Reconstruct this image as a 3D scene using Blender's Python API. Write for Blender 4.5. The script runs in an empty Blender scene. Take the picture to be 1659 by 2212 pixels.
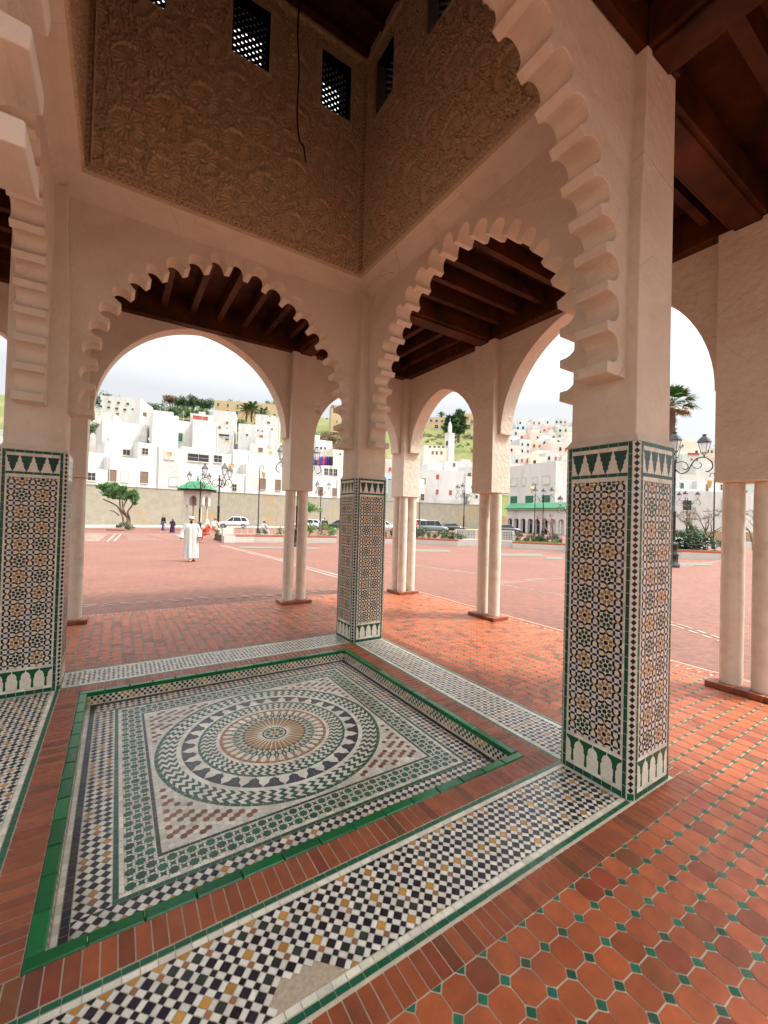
import bpy, math, random
import numpy as np
from mathutils import Vector, Matrix
random.seed(7); rng = np.random.default_rng(7)
PI = math.pi
R_ = math.radians
scene = bpy.context.scene
COL = scene.collection

# ------------------------------------------------------------------ camera
CAM = Vector((2.553, 4.664, 1.613))
RX, RY, RZ = R_(90.71), R_(1.564), R_(147.382)
cam_d = bpy.data.cameras.new('camera'); cam = bpy.data.objects.new('camera', cam_d); COL.objects.link(cam)
cam_d.sensor_fit = 'VERTICAL'; cam_d.sensor_height = 36; cam_d.lens = 14.617
cam_d.clip_start = .05; cam_d.clip_end = 5000
CR = Matrix.Rotation(RZ, 3, 'Z') @ Matrix.Rotation(RX, 3, 'X') @ Matrix.Rotation(RY, 3, 'Z')
cam.matrix_world = Matrix.Translation(CAM) @ CR.to_4x4()
scene.camera = cam

# ------------------------------------------------------------------ light
SUN_EL, SUN_AZ = R_(57), math.atan2(.54, -.84)      # direction towards the sun in the xy plane
w_ = bpy.data.worlds.new('World'); scene.world = w_; w_.use_nodes = True
nt = w_.node_tree; bg = nt.nodes['Background']
sky = nt.nodes.new('ShaderNodeTexSky'); sky.sky_type = 'NISHITA'; sky.sun_disc = False
sky.sun_elevation = SUN_EL; sky.sun_rotation = PI/2 - SUN_AZ
sky.air_density = 1.0; sky.dust_density = 4.0; sky.ozone_density = 1.0; sky.altitude = 10
hs = nt.nodes.new('ShaderNodeHueSaturation'); hs.inputs['Saturation'].default_value = .22; hs.inputs['Value'].default_value = 1.0
mx = nt.nodes.new('ShaderNodeMixRGB'); mx.inputs[0].default_value = .55; mx.inputs[2].default_value = (5.2, 5.35, 5.5, 1)
nt.links.new(sky.outputs[0], hs.inputs['Color']); nt.links.new(hs.outputs[0], mx.inputs[1]); tcw = nt.nodes.new('ShaderNodeTexCoord'); sxyz = nt.nodes.new('ShaderNodeSeparateXYZ'); mr = nt.nodes.new('ShaderNodeMapRange')
mr.inputs[1].default_value = .25; mr.inputs[2].default_value = .9; mr.inputs[3].default_value = .58; mr.inputs[4].default_value = 2.6
nt.links.new(tcw.outputs['Generated'], sxyz.inputs[0]); nt.links.new(sxyz.outputs[2], mr.inputs[0])
ml = nt.nodes.new('ShaderNodeMixRGB'); ml.blend_type = 'MULTIPLY'; ml.inputs[0].default_value = 1; nt.links.new(mx.outputs[0], ml.inputs[1]); nt.links.new(mr.outputs[0], ml.inputs[2]); nt.links.new(ml.outputs[0], bg.inputs[0])
bg.inputs[1].default_value = .108
sd = bpy.data.lights.new('sun', 'SUN'); sun = bpy.data.objects.new('sun', sd); COL.objects.link(sun)
sd.energy = 1.5; sd.angle = R_(7); sd.color = (1, .95, .88)
sdir = Vector((math.cos(SUN_EL)*math.cos(SUN_AZ), math.cos(SUN_EL)*math.sin(SUN_AZ), math.sin(SUN_EL)))
sun.rotation_euler = sdir.to_track_quat('Z', 'Y').to_euler(); sun.location = (0, 0, 30)
vs = scene.view_settings; vs.view_transform = 'Standard'; vs.look = 'None'; vs.gamma = 1; vs.exposure = 1.62
scene.cycles.max_bounces = 8; scene.cycles.diffuse_bounces = 5; scene.cycles.transparent_max_bounces = 16
try: scene.cycles.use_denoising = True
except Exception: pass

# ------------------------------------------------------------------ pixel helpers (pixels of the 1659x2212 view, used to read off real positions)
FOC = 1637.09*1659/3024
FW = Vector((-math.sin(RZ), math.cos(RZ), 0)); RT = Vector((math.cos(RZ), math.sin(RZ), 0))
def ray(u, v): return CR @ Vector(((u-829.5)/FOC, -(v-1106)/FOC, -1))
def gz(x, y):
    d = (Vector((x, y, 0)) - CAM).dot(FW)
    if d < 8: return 0.0
    if d < 16: return -.25*(d-8)/8
    if d < 42: return -.25 - .25*(d-16)/26
    return -.5
def on_ray(u, v, d):                # the point seen at (u, v) at depth d along the view axis
    r = ray(u, v); h = r.dot(FW); return CAM + r*(d/h)
def gp(u, d):                       # ground point in column u at depth d
    P = on_ray(u, 1115, d); z = gz(P.x, P.y)
    for _ in range(4):
        # shift u for roll: find v with z
        lo, hi = 700., 2600.
        for _k in range(40):
            m = (lo+hi)/2
            if on_ray(u, m, d).z > z: lo = m
            else: hi = m
        P = on_ray(u, lo, d); z = gz(P.x, P.y)
    return Vector((P.x, P.y, z))
def zat(u, v, d): return on_ray(u, v, d).z

# ------------------------------------------------------------------ materials
MATS = {}
def mat(name, c=(.5, .5, .5), rough=.6, var=.12, scale=6, bump=.15, bscale=40, bdist=.004, col=False, metal=0, c2=None, stain=0, stain_c=(.2, .13, .08), spec=.5, coat=0, coords='Object', stretch=None, stain_scale=1.2):
    m = bpy.data.materials.new(name); m.use_nodes = True; MATS[name] = m
    n = m.node_tree.nodes; l = m.node_tree.links; p = n['Principled BSDF']
    tc = n.new('ShaderNodeTexCoord'); src = tc.outputs[coords]
    if stretch:
        mp = n.new('ShaderNodeMapping'); mp.inputs['Scale'].default_value = stretch; l.new(src, mp.inputs[0]); src = mp.outputs[0]
    ns = n.new('ShaderNodeTexNoise'); ns.inputs['Scale'].default_value = scale; ns.inputs['Detail'].default_value = 8; ns.inputs['Roughness'].default_value = .65; l.new(src, ns.inputs[0])
    base = None
    if col:
        at = n.new('ShaderNodeAttribute'); at.attribute_name = 'Col'; base = at.outputs['Color']
    rr = n.new('ShaderNodeMapRange'); rr.inputs[1].default_value = .3; rr.inputs[2].default_value = .7; l.new(ns.outputs[0], rr.inputs[0])
    mixn = n.new('ShaderNodeMixRGB')
    l.new(rr.outputs[0], mixn.inputs[0])
    if col:
        a = n.new('ShaderNodeMixRGB'); a.blend_type = 'MULTIPLY'; a.inputs[0].default_value = 1; a.inputs[2].default_value = (1-var,)*3+(1,); l.new(base, a.inputs[1])
        l.new(base, mixn.inputs[1]); l.new(a.outputs[0], mixn.inputs[2])
    else:
        q = c2 if c2 else tuple(x*(1-var) for x in c)
        mixn.inputs[1].default_value = (*c, 1); mixn.inputs[2].default_value = (*q, 1)
    out = mixn.outputs[0]
    if stain:
        s2 = n.new('ShaderNodeTexNoise'); s2.inputs['Scale'].default_value = stain_scale; s2.inputs['Detail'].default_value = 10; s2.inputs['Roughness'].default_value = .7; l.new(src, s2.inputs[0])
        r2 = n.new('ShaderNodeMapRange'); r2.inputs[1].default_value = .5; r2.inputs[2].default_value = .75; r2.inputs[4].default_value = stain; l.new(s2.outputs[0], r2.inputs[0])
        m2 = n.new('ShaderNodeMixRGB'); m2.inputs[2].default_value = (*stain_c, 1); l.new(r2.outputs[0], m2.inputs[0]); l.new(out, m2.inputs[1]); out = m2.outputs[0]
    l.new(out, p.inputs['Base Color'])
    p.inputs['Roughness'].default_value = rough; p.inputs['Metallic'].default_value = metal
    p.inputs['Specular IOR Level'].default_value = spec
    if coat: p.inputs['Coat Weight'].default_value = coat; p.inputs['Coat Roughness'].default_value = .15
    if rough < .5:
        rm = n.new('ShaderNodeMapRange'); rm.inputs[3].default_value = rough*.7; rm.inputs[4].default_value = min(1, rough*1.7); l.new(ns.outputs[0], rm.inputs[0]); l.new(rm.outputs[0], p.inputs['Roughness'])
    if bump:
        nb = n.new('ShaderNodeTexNoise'); nb.inputs['Scale'].default_value = bscale; nb.inputs['Detail'].default_value = 6; l.new(src, nb.inputs[0])
        b = n.new('ShaderNodeBump'); b.inputs['Strength'].default_value = bump; b.inputs['Distance'].default_value = bdist; l.new(nb.outputs[0], b.inputs['Height']); l.new(b.outputs[0], p.inputs['Normal'])
    return m
M_PL = mat('plaster', (.72, .645, .53), .85, .1, 2.2, .8, 16, .016, c2=(.66, .575, .46), stain=.6, stain_c=(.50, .39, .26), stain_scale=1.6)
def weather(m, patch=(.74, .68, .58), amt=.5, crack=.5):
    n = m.node_tree.nodes; l = m.node_tree.links; p = n['Principled BSDF']; old = p.inputs['Base Color'].links[0].from_socket; tc = n.new('ShaderNodeTexCoord')
    a = n.new('ShaderNodeTexNoise'); a.inputs['Scale'].default_value = 1.1; a.inputs['Detail'].default_value = 5; a.inputs['Distortion'].default_value = .6; l.new(tc.outputs['Object'], a.inputs[0])
    r = n.new('ShaderNodeMapRange'); r.inputs[1].default_value = .55; r.inputs[2].default_value = .60; r.inputs[4].default_value = amt; l.new(a.outputs[0], r.inputs[0])
    x = n.new('ShaderNodeMixRGB'); x.inputs[2].default_value = (*patch, 1); l.new(r.outputs[0], x.inputs[0]); l.new(old, x.inputs[1])
    wv = n.new('ShaderNodeTexNoise'); wv.inputs['Scale'].default_value = 4; l.new(tc.outputs['Object'], wv.inputs[0]); mxv = n.new('ShaderNodeMixRGB'); mxv.inputs[0].default_value = .12; l.new(tc.outputs['Object'], mxv.inputs[1]); l.new(wv.outputs['Color'], mxv.inputs[2])
    v = n.new('ShaderNodeTexVoronoi'); v.feature = 'DISTANCE_TO_EDGE'; v.inputs['Scale'].default_value = 1.3; l.new(mxv.outputs[0], v.inputs[0])
    c = n.new('ShaderNodeMapRange'); c.inputs[1].default_value = .0; c.inputs[2].default_value = .006; c.inputs[3].default_value = crack; c.inputs[4].default_value = 0; l.new(v.outputs[0], c.inputs[0])
    k = n.new('ShaderNodeMath'); k.operation = 'MULTIPLY'; g = n.new('ShaderNodeTexNoise'); g.inputs['Scale'].default_value = .9; l.new(tc.outputs['Object'], g.inputs[0]); gr = n.new('ShaderNodeMapRange'); gr.inputs[1].default_value = .5; gr.inputs[2].default_value = .62; l.new(g.outputs[0], gr.inputs[0]); l.new(c.outputs[0], k.inputs[0]); l.new(gr.outputs[0], k.inputs[1])
    y = n.new('ShaderNodeMixRGB'); y.inputs[2].default_value = (.16, .11, .07, 1); l.new(k.outputs[0], y.inputs[0]); l.new(x.outputs[0], y.inputs[1]); l.new(y.outputs[0], p.inputs['Base Color'])
weather(M_PL, amt=.35)
M_CARV = mat('carved_plaster', (.68, .525, .32), .85, .25, 9, .8, 110, .010, c2=(.58, .47, .32))
M_TILE = mat('glazed_tile', rough=.2, col=True, var=.22, scale=30, bump=.4, bscale=45, bdist=.0015, spec=.3)
M_FTILE = mat('worn_floor_tile', rough=.27, col=True, var=.25, scale=14, bump=.3, bscale=60, bdist=.0015, stain=.15, stain_c=(.25, .19, .12), stain_scale=5, spec=.35)
M_TERRA = mat('terracotta_tile', rough=.45, col=True, var=.4, scale=11, bump=.35, bscale=70, bdist=.0015, stain=.45, stain_c=(.17, .075, .045), stain_scale=4, spec=.4)
M_GROUT = mat('grout', (.62, .54, .40), .8, .25, 20, .3)
M_WOOD = mat('dark_wood', (.105, .030, .008), .55, .4, 2.6, .4, 30, .003, c2=(.012, .006, .004), stretch=(1, 1, 1), spec=.15)
M_COLM = mat('marble_column', (.74, .67, .56), .4, .2, 5, .3, 30, .004, c2=(.62, .54, .42), stain=.5, stain_c=(.35, .26, .17), stain_scale=2.5)
M_BLACK = mat('black_iron', (.015, .015, .014), .4, .2, 10, .1)
M_DARKW = mat('lattice_wood', (.012, .009, .008), .7, .2, 10, .1)
M_CABLE = mat('cable_rubber', (.012, .010, .009), .6, .2, 10, 0)

# tile colours
def jit(c, a=.12):
    k = 1 + random.uniform(-a, a); return (c[0]*k*(1+random.uniform(-.03, .03)), c[1]*k, c[2]*k*(1+random.uniform(-.03, .03)))
WH = (.78, .73, .60); GR = (.008, .11, .04); DG = (.012, .045, .028); BK = (.02, .016, .026); IN = (.028, .020, .085)
GO = (.52, .26, .06); OR = (.60, .26, .025); BR = (.36, .15, .075); TE = (.43, .098, .027)

# ------------------------------------------------------------------ mesh builder
class MB:
    def __init__(s): s.v = []; s.f = []; s.c = []; s.sm = []
    def add(s, vs, fs, col=None, smooth=False):
        b = len(s.v); s.v += [tuple(p) for p in vs]
        for f in fs: s.f.append([b+i for i in f]); s.c.append(col); s.sm.append(smooth)
    def poly(s, pts, col=None): s.add(pts, [list(range(len(pts)))], col)
    def box(s, x0, x1, y0, y1, z0, z1, col=None):
        vs = [(x, y, z) for z in (z0, z1) for y in (y0, y1) for x in (x0, x1)]
        s.add(vs, [(0, 2, 3, 1), (4, 5, 7, 6), (0, 1, 5, 4), (2, 6, 7, 3), (0, 4, 6, 2), (1, 3, 7, 5)], col)
    def obox(s, o, ax, ay, az, col=None):   # oriented box: corner o and three edge vectors
        o, ax, ay, az = Vector(o), Vector(ax), Vector(ay), Vector(az)
        vs = [o + ax*i + ay*j + az*k for k in (0, 1) for j in (0, 1) for i in (0, 1)]
        s.add(vs, [(0, 2, 3, 1), (4, 5, 7, 6), (0, 1, 5, 4), (2, 6, 7, 3), (0, 4, 6, 2), (1, 3, 7, 5)], col)
    def tube(s, pts, r, n=8, col=None, caps=True):
        pts = [Vector(p) for p in pts]; k = len(pts)
        rs = r if isinstance(r, (list, tuple)) else [r]*k
        vs = []; prev = None
        for i, p in enumerate(pts):
            t = (pts[min(i+1, k-1)] - pts[max(i-1, 0)]).normalized()
            a = prev if prev is not None else (Vector((0, 0, 1)) if abs(t.z) < .9 else Vector((1, 0, 0)))
            e1 = (a - t*a.dot(t)).normalized(); prev = e1; e2 = t.cross(e1)
            for j in range(n):
                an = 2*PI*j/n; vs.append(p + (e1*math.cos(an) + e2*math.sin(an))*rs[i])
        fs = [(i*n+j, i*n+(j+1) % n, (i+1)*n+(j+1) % n, (i+1)*n+j) for i in range(k-1) for j in range(n)]
        s.add(vs, fs, col, True)
        if caps:
            s.add(vs[:n], [list(range(n))[::-1]], col); s.add(vs[-n:], [list(range(n))], col)
    def lathe(s, prof, c=(0, 0, 0), n=16, col=None, sx=1, sy=1):
        vs = [(c[0]+r*sx*math.cos(2*PI*j/n), c[1]+r*sy*math.sin(2*PI*j/n), c[2]+z) for r, z in prof for j in range(n)]
        fs = [(i*n+j, i*n+(j+1) % n, (i+1)*n+(j+1) % n, (i+1)*n+j) for i in range(len(prof)-1) for j in range(n)]
        s.add(vs, fs, col, True)
        s.add(vs[:n], [list(range(n))[::-1]], col); s.add(vs[-n:], [list(range(n))], col)
    def build(s, name, m, parent=None, loc=None):
        me = bpy.data.meshes.new(name)
        if s.f:
            nv = len(s.v); lens = [len(f) for f in s.f]; nl = sum(lens)
            me.vertices.add(nv); me.vertices.foreach_set('co', np.array(s.v, dtype=np.float32).ravel())
            me.loops.add(nl); me.loops.foreach_set('vertex_index', np.concatenate([np.array(f) for f in s.f]).astype(np.int32))
            me.polygons.add(len(s.f)); st = np.concatenate([[0], np.cumsum(lens)[:-1]]).astype(np.int32)
            me.polygons.foreach_set('loop_start', st); me.polygons.foreach_set('loop_total', np.array(lens, dtype=np.int32))
            me.update(calc_edges=True)
            me.polygons.foreach_set('use_smooth', np.array(s.sm, dtype=bool))
            if any(c is not None for c in s.c):
                at = me.attributes.new('Col', 'FLOAT_COLOR', 'CORNER')
                arr = np.repeat(np.array([(*(c or (.5, .5, .5)), 1) for c in s.c], dtype=np.float32), lens, axis=0)
                at.data.foreach_set('color', arr.ravel())
            me.validate()
        o = bpy.data.objects.new(name, me); COL.objects.link(o)
        if m: me.materials.append(m)
        if parent: o.parent = parent
        if loc is not None: o.location = loc
        return o
def tag(o, label=None, cat=None, group=None, kind=None):
    if label: o['label'] = label
    if cat: o['category'] = cat
    if group: o['group'] = group
    if kind: o['kind'] = kind
    return o
def empty(name, loc=(0, 0, 0), rz=0):
    o = bpy.data.objects.new(name, None); COL.objects.link(o); o.location = loc; o.rotation_euler = (0, 0, rz); o.empty_display_size = .2; return o
def copy_tree(o, parent=None):
    c = o.copy(); COL.objects.link(c)
    if parent: c.parent = parent; c.matrix_parent_inverse = o.matrix_parent_inverse.copy()
    for ch in [k for k in KIDS(o)]: copy_tree(ch, c)
    return c
def KIDS(o): return [k for k in bpy.data.objects if k.parent == o]

# ------------------------------------------------------------------ pavilion dimensions
S = 2.94; W = .477; HT = 2.105; GD = 2.45   # inner span, pillar side, tile height, gallery depth
OUT0 = -GD - .44; OUT1 = S + GD + .44       # outer faces of the outer piers
CTR = S/2

# ================================================================== ground of the pavilion: floor tiles
def clip_poly(pts, x0, x1, y0, y1):
    def cl(P, f, inter):
        o = []
        for i in range(len(P)):
            a, b = P[i-1], P[i]
            fa, fb = f(a), f(b)
            if fa != fb: o.append(inter(a, b))
            if fb: o.append(b)
        return o
    for (ax, v, sg) in ((0, x0, 1), (0, x1, -1), (1, y0, 1), (1, y1, -1)):
        if not pts: return []
        pts = cl(pts, lambda p: (p[ax]-v)*sg >= 0, lambda a, b: tuple(a[k] + (b[k]-a[k])*((v-a[ax])/(b[ax]-a[ax])) for k in (0, 1)))
    return pts
def area(p): return abs(sum(p[i-1][0]*p[i][1]-p[i][0]*p[i-1][1] for i in range(len(p))))/2
def flat(mb, pts, z, col, tilt=0):
    mb.poly([(x, y, z + tilt*random.uniform(-1, 1)) for x, y in pts], col)

PV0, PV1 = -3.06, S + 3.06
flo = MB()
flo.box(PV0-.02, 0, PV0-.02, PV1+.02, -.3, -.003); flo.box(S, PV1+.02, PV0-.02, PV1+.02, -.3, -.003)
flo.box(0, S, PV0-.02, 0, -.3, -.003); flo.box(0, S, S, PV1+.02, -.3, -.003); flo.box(0, S, 0, S, -.3, -.125)
flo.box(0, S, 0, .15, -.12, -.003); flo.box(0, S, S-.15, S, -.12, -.003); flo.box(0, .15, .15, S-.15, -.12, -.003); flo.box(S-.15, S, .15, S-.15, -.12, -.003)
ground_slab = flo.build('pavilion_floor', M_GROUT); tag(ground_slab, kind='structure')

def terra_col():
    c = jit(TE, .16)
    if random.random() < .16: c = tuple(x*random.uniform(.5, .8) for x in c)
    return c
oc = MB(); B0, B1 = -W-.145, S+W+.145; P = (B1-B0)/38       # outside edge of the brick border round the pillars
x0g = B0; y0g = B1
def inhole(x, y): return B0 < x < B1 and B0 < y < B1
n0 = int((PV0-.2-x0g)/P)-2; n1 = int((PV1+.2-x0g)/P)+2
a_ = P*.305; g_ = .0052
for i in range(n0, n1):
    for j in range(n0, n1):
        cx, cy = x0g + P*(i+.5), x0g + P*(j+.5)
        if PV0+.13 < cx < PV1-.13 and PV0+.13 < cy < PV1-.13 and not inhole(cx, cy):
            h = P/2 - g_/2; k = P/2 - a_/1.0 + .004
            k = P/2 - P*.235
            pts = [(cx+h, cy-k), (cx+h, cy+k), (cx+k, cy+h), (cx-k, cy+h), (cx-h, cy+k), (cx-h, cy-k), (cx-k, cy-h), (cx+k, cy-h)]
            tz = random.uniform(-.0006, .0008); tx, ty = random.uniform(-.008, .008), random.uniform(-.008, .008)
            oc.poly([(px+random.uniform(-.0008, .0008), py+random.uniform(-.0008, .0008), tz+(px-cx)*tx+(py-cy)*ty) for px, py in pts], terra_col())
        gx, gy = x0g+P*i, x0g+P*j; q = P*.235-g_
        if PV0+.13 < gx < PV1-.13 and PV0+.13 < gy < PV1-.13:
            d = [(gx+q, gy), (gx, gy+q), (gx-q, gy), (gx, gy-q)]
            if inhole(gx, gy) : continue
            if B0-.001 <= gx <= B1+.001 and B0-.001 <= gy <= B1+.001:
                if abs(gx-B0) < .01: d = clip_poly(d, -9, B0, -9, 9)
                elif abs(gx-B1) < .03: d = clip_poly(d, B1, 9, -9, 9)
                elif abs(gy-B0) < .01: d = clip_poly(d, -9, 9, -9, B0)
                elif abs(gy-B1) < .03: d = clip_poly(d, -9, 9, B1, 9)
            if len(d) > 2: oc.poly([(px, py, .0004) for px, py in d], jit((.012, .115, .06), .45))
# brick borders: rows of small bricks laid across the border
def brick_row(mb, x0, y0, x1, y1, across, pitch=.0545, z=0.0):
    # rectangle; across = 'x' when the bricks' long side runs along x
    L = (y1-y0) if across == 'x' else (x1-x0)
    n = max(1, round(L/pitch)); p = L/n
    for k in range(n):
        c = tuple(x*random.uniform(.86, 1.0) for x in (1,)*1); c = tuple(q*c[0]*.82 for q in terra_col()); e = .0026; zz = z+random.uniform(-.0006, .0009); t = random.uniform(-.0012, .0012)
        if across == 'x': q = [(x0+e, y0+k*p+e, zz), (x1-e, y0+k*p+e, zz), (x1-e, y0+(k+1)*p-e, zz+t), (x0+e, y0+(k+1)*p-e, zz+t)]
        else: q = [(x0+k*p+e, y0+e, zz), (x0+(k+1)*p-e, y0+e, zz+t), (x0+(k+1)*p-e, y1-e, zz+t), (x0+k*p+e, y1-e, zz)]
        mb.poly(q, c)
bw = .135
brick_row(oc, B0, B0+.0, B1, B0+bw, 'y'); brick_row(oc, B0, B1-bw, B1, B1, 'y')
brick_row(oc, B0, B0+bw, B0+bw, B1-bw, 'x'); brick_row(oc, B1-bw, B0+bw, B1, B1-bw, 'x')
brick_row(oc, PV0, PV0, PV1, PV0+.12, 'y', .06); brick_row(oc, PV0, PV1-.12, PV1, PV1, 'y', .06)
brick_row(oc, PV0, PV0+.12, PV0+.12, PV1-.12, 'x', .06); brick_row(oc, PV1-.12, PV0+.12, PV1, PV1-.12, 'x', .06)
# inner brick frame round the basin, 0..0.15
RB = .15
brick_row(oc, 0, 0, S, RB, 'y', .0545); brick_row(oc, 0, S-RB, S, S, 'y', .0545)
brick_row(oc, 0, RB, RB, S-RB, 'x', .0545); brick_row(oc, S-RB, RB, S, S-RB, 'x', .0545)
o = oc.build('terracotta_paving', M_TERRA); tag(o, kind='structure')

# patterned strips between the pillars
ST = MB()
def tl(mb, pts, z, c, clip, tiltz=.0006):
    p = clip_poly(pts, *clip)
    if len(p) > 2 and area(p) > 2e-5:
        zz = z + random.uniform(-tiltz, tiltz); mb.poly([(a, b, zz) for a, b in p], c)
def line_tiles(mb, x0, x1, y0, y1, c, pitch, z=0):
    along_x = (x1-x0) > (y1-y0); L = (x1-x0) if along_x else (y1-y0); n = max(1, round(L/pitch)); p = L/n; e = .0013
    for k in range(n):
        zz = z+random.uniform(-.0006, .0006)
        if along_x: q = [(x0+k*p+e, y0+e), (x0+(k+1)*p-e, y0+e), (x0+(k+1)*p-e, y1-e), (x0+k*p+e, y1-e)]
        else: q = [(x0+e, y0+k*p+e), (x1-e, y0+k*p+e), (x1-e, y0+(k+1)*p-e), (x0+e, y0+(k+1)*p-e)]
        mb.poly([(a, b, zz) for a, b in q], jit(c, .15))
def plaid(mb, x0, x1, y0, y1, a, b, z=0, simple=False, hole=None):
    p = a+b; r2 = math.sqrt(.5); cx, cy = (x0+x1)/2, (y0+y1)/2
    R = (abs(x1-x0)+abs(y1-y0))/2*1.0+.1; N = int(R/p/1.0)+3; e = .0013
    along_x = (x1-x0) > (y1-y0)
    for i in range(-N, N):
        for j in range(-N, N):
            for (u0, du, I) in ((i*p, a, 0), (i*p+a, b, 1)):
                for (v0, dv, J) in ((j*p, a, 0), (j*p+a, b, 1)):
                    uc, vc = u0+du/2, v0+dv/2; X = (uc-vc)*r2+cx; Y = (uc+vc)*r2+cy
                    if not (x0-.05 < X < x1+.05 and y0-.05 < Y < y1+.05): continue
                    if y0 > 3 and along_x and ((X-1.95)/.125)**2+((Y-3.35)/.085)**2 < 1+.25*math.sin(9*X+31*Y): continue
                    if I != J: c = jit((.78, .74, .64), .14)
                    else:
                        gold = ((i-2*j) % 5 == 0) if along_x else ((2*i-j) % 5 == 0)
                        if math.sin((X if along_x else Y)*4.6) < -.25: gold = ((i+j) % 5 == 0)
                        if I == 0: c = jit(GO, .2) if gold else jit(BK if random.random() < .68 else (.03, .042, .034), .3)
                        else: c = jit(BR, .2) if gold else jit(BK, .4)
                        if simple:
                            gold = ((i // 2 + j // 2) % 4 == 0) and (i-j) % 2 == 0
                            c = jit(GO, .25) if gold else jit(BK, .4)
                    pts = [((u-v)*r2+cx, (u+v)*r2+cy) for u, v in ((u0+e, v0+e), (u0+du-e, v0+e), (u0+du-e, v0+dv-e), (u0+e, v0+dv-e))]
                    tl(mb, pts, z, c, (x0, x1, y0, y1))
def strip(mb, axis, side):
    # axis 'x': strip runs along x between pillars; side 0 -> y in [-W,0], side 1 -> y in [S,S+W]
    lo, hi = (-W, 0) if side == 0 else (S, S+W)
    lo += .003; hi -= .003
    e = .003
    def rc(a0, a1, b0, b1): return (a0, a1, b0, b1) if axis == 'x' else (b0, b1, a0, a1)
    line_tiles(mb, *rc(e, S-e, lo, lo+.026), (.012, .11, .055), .055); line_tiles(mb, *rc(e, S-e, lo+.028, lo+.056), WH, .055)
    line_tiles(mb, *rc(e, S-e, hi-.026, hi), (.012, .11, .055), .055); line_tiles(mb, *rc(e, S-e, hi-.056, hi-.028), WH, .055)
    line_tiles(mb, *rc(e, .026, lo+.058, hi-.058), WH, .055); line_tiles(mb, *rc(S-.026, S-e, lo+.058, hi-.058), WH, .055)
    plaid(mb, *rc(.028, S-.028, lo+.058, hi-.058), .0335, .0225)
for ax in 'xy':
    for sd_ in (0, 1): strip(ST, ax, sd_)
o = ST.build('mosaic_strip_paving', M_FTILE); tag(o, kind='structure')
# a repair patch of bare mortar in the strip nearest the camera
pm = MB(); pts = []
for k in range(26):
    an = 2*PI*k/26; r = 1+.22*math.sin(3*an+1)+.12*math.sin(5*an)+random.uniform(-.06, .06)
    pts.append((1.95+.16*r*math.cos(an), min(3.357, 3.335+.11*r*math.sin(an)), -.0014))
pm.poly(pts)
o = pm.build('mortar_patch', mat('mortar', (.50, .40, .28), .85, .35, 60, .6, 120, .004, c2=(.34, .26, .18))); tag(o, kind='structure')

# ================================================================== sunken mosaic basin
ZB = -.10
basin = empty('fountain_basin', (CTR, CTR, 0)); tag(basin, 'shallow square sunken basin with a round star mosaic between the four tiled pillars', 'basin')
BW = lambda mb, name, m, par: mb.build(name, m, par, loc=(-CTR, -CTR, 0))
rm_ = MB()
def rim_seg(a0, a1, b0, b1):
    along_x = (a1-a0) > (b1-b0); L = (a1-a0) if along_x else (b1-b0); n = max(1, round(L/.1905)); p = L/n; e = .0016
    for k in range(n):
        c = jit((.003, .125, .032), .3); z = .004+random.uniform(-.001, .001)
        if along_x: x0, x1, y0, y1 = a0+k*p+e, a0+(k+1)*p-e, b0+e, b1-e
        else: x0, x1, y0, y1 = a0+e, a1-e, b0+k*p+e, b0+(k+1)*p-e
        bv = .006
        rm_.add([(x0, y0, -.03), (x1, y0, -.03), (x1, y1, -.03), (x0, y1, -.03), (x0, y0, z-bv), (x1, y0, z-bv), (x1, y1, z-bv), (x0, y1, z-bv), (x0+bv, y0+bv, z), (x1-bv, y0+bv, z), (x1-bv, y1-bv, z), (x0+bv, y1-bv, z)],
                [(0, 1, 5, 4), (1, 2, 6, 5), (2, 3, 7, 6), (3, 0, 4, 7), (4, 5, 9, 8), (5, 6, 10, 9), (6, 7, 11, 10), (7, 4, 8, 11), (8, 9, 10, 11)], c)
RI = .212
rim_seg(RB, S-RB, RB, RI); rim_seg(RB, S-RB, S-RI, S-RB); rim_seg(RB, RI, RI, S-RI); rim_seg(S-RI, S-RB, RI, S-RI)
BW(rm_, 'rim', M_TILE, basin)
sd2 = MB()
# side walls: three rows of small chequer
sd2.box(RB+.004, RI-.004, RB+.004, S-RB-.004, ZB-.02, -.031, WH); sd2.box(S-RI+.004, S-RB-.004, RB+.004, S-RB-.004, ZB-.02, -.031, WH)
sd2.box(RI, S-RI, RB+.004, RI-.004, ZB-.02, -.031, WH); sd2.box(RI, S-RI, S-RI+.004, S-RB-.004, ZB-.02, -.031, WH)
q = .0225; n = round((S-2*RI)/q); q = (S-2*RI)/n
for side in range(4):
    for i in range(n):
        for r in range(3):
            z1 = -.032 - r*.0225; z0 = z1-.0225
            k = (i+r) % 2
            c = jit(WH, .12) if k else (jit(GO, .2) if (i//2 + r) % 7 < 2 else jit(BK, .4))
            a0, a1 = RI+i*q+.001, RI+(i+1)*q-.001; e = .001
            y = RI-.0025; Y = S-RI+.0025
            Q = {0: [(a0, y, z0+e), (a1, y, z0+e), (a1, y, z1-e), (a0, y, z1-e)], 1: [(y, a0, z0+e), (y, a1, z0+e), (y, a1, z1-e), (y, a0, z1-e)],
                 2: [(a0, Y, z0+e), (a1, Y, z0+e), (a1, Y, z1-e), (a0, Y, z1-e)], 3: [(Y, a0, z0+e), (Y, a1, z0+e), (Y, a1, z1-e), (Y, a0, z1-e)]}[side]
            sd2.poly(Q, c)
BW(sd2, 'chequered_side', M_FTILE, basin)
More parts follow.
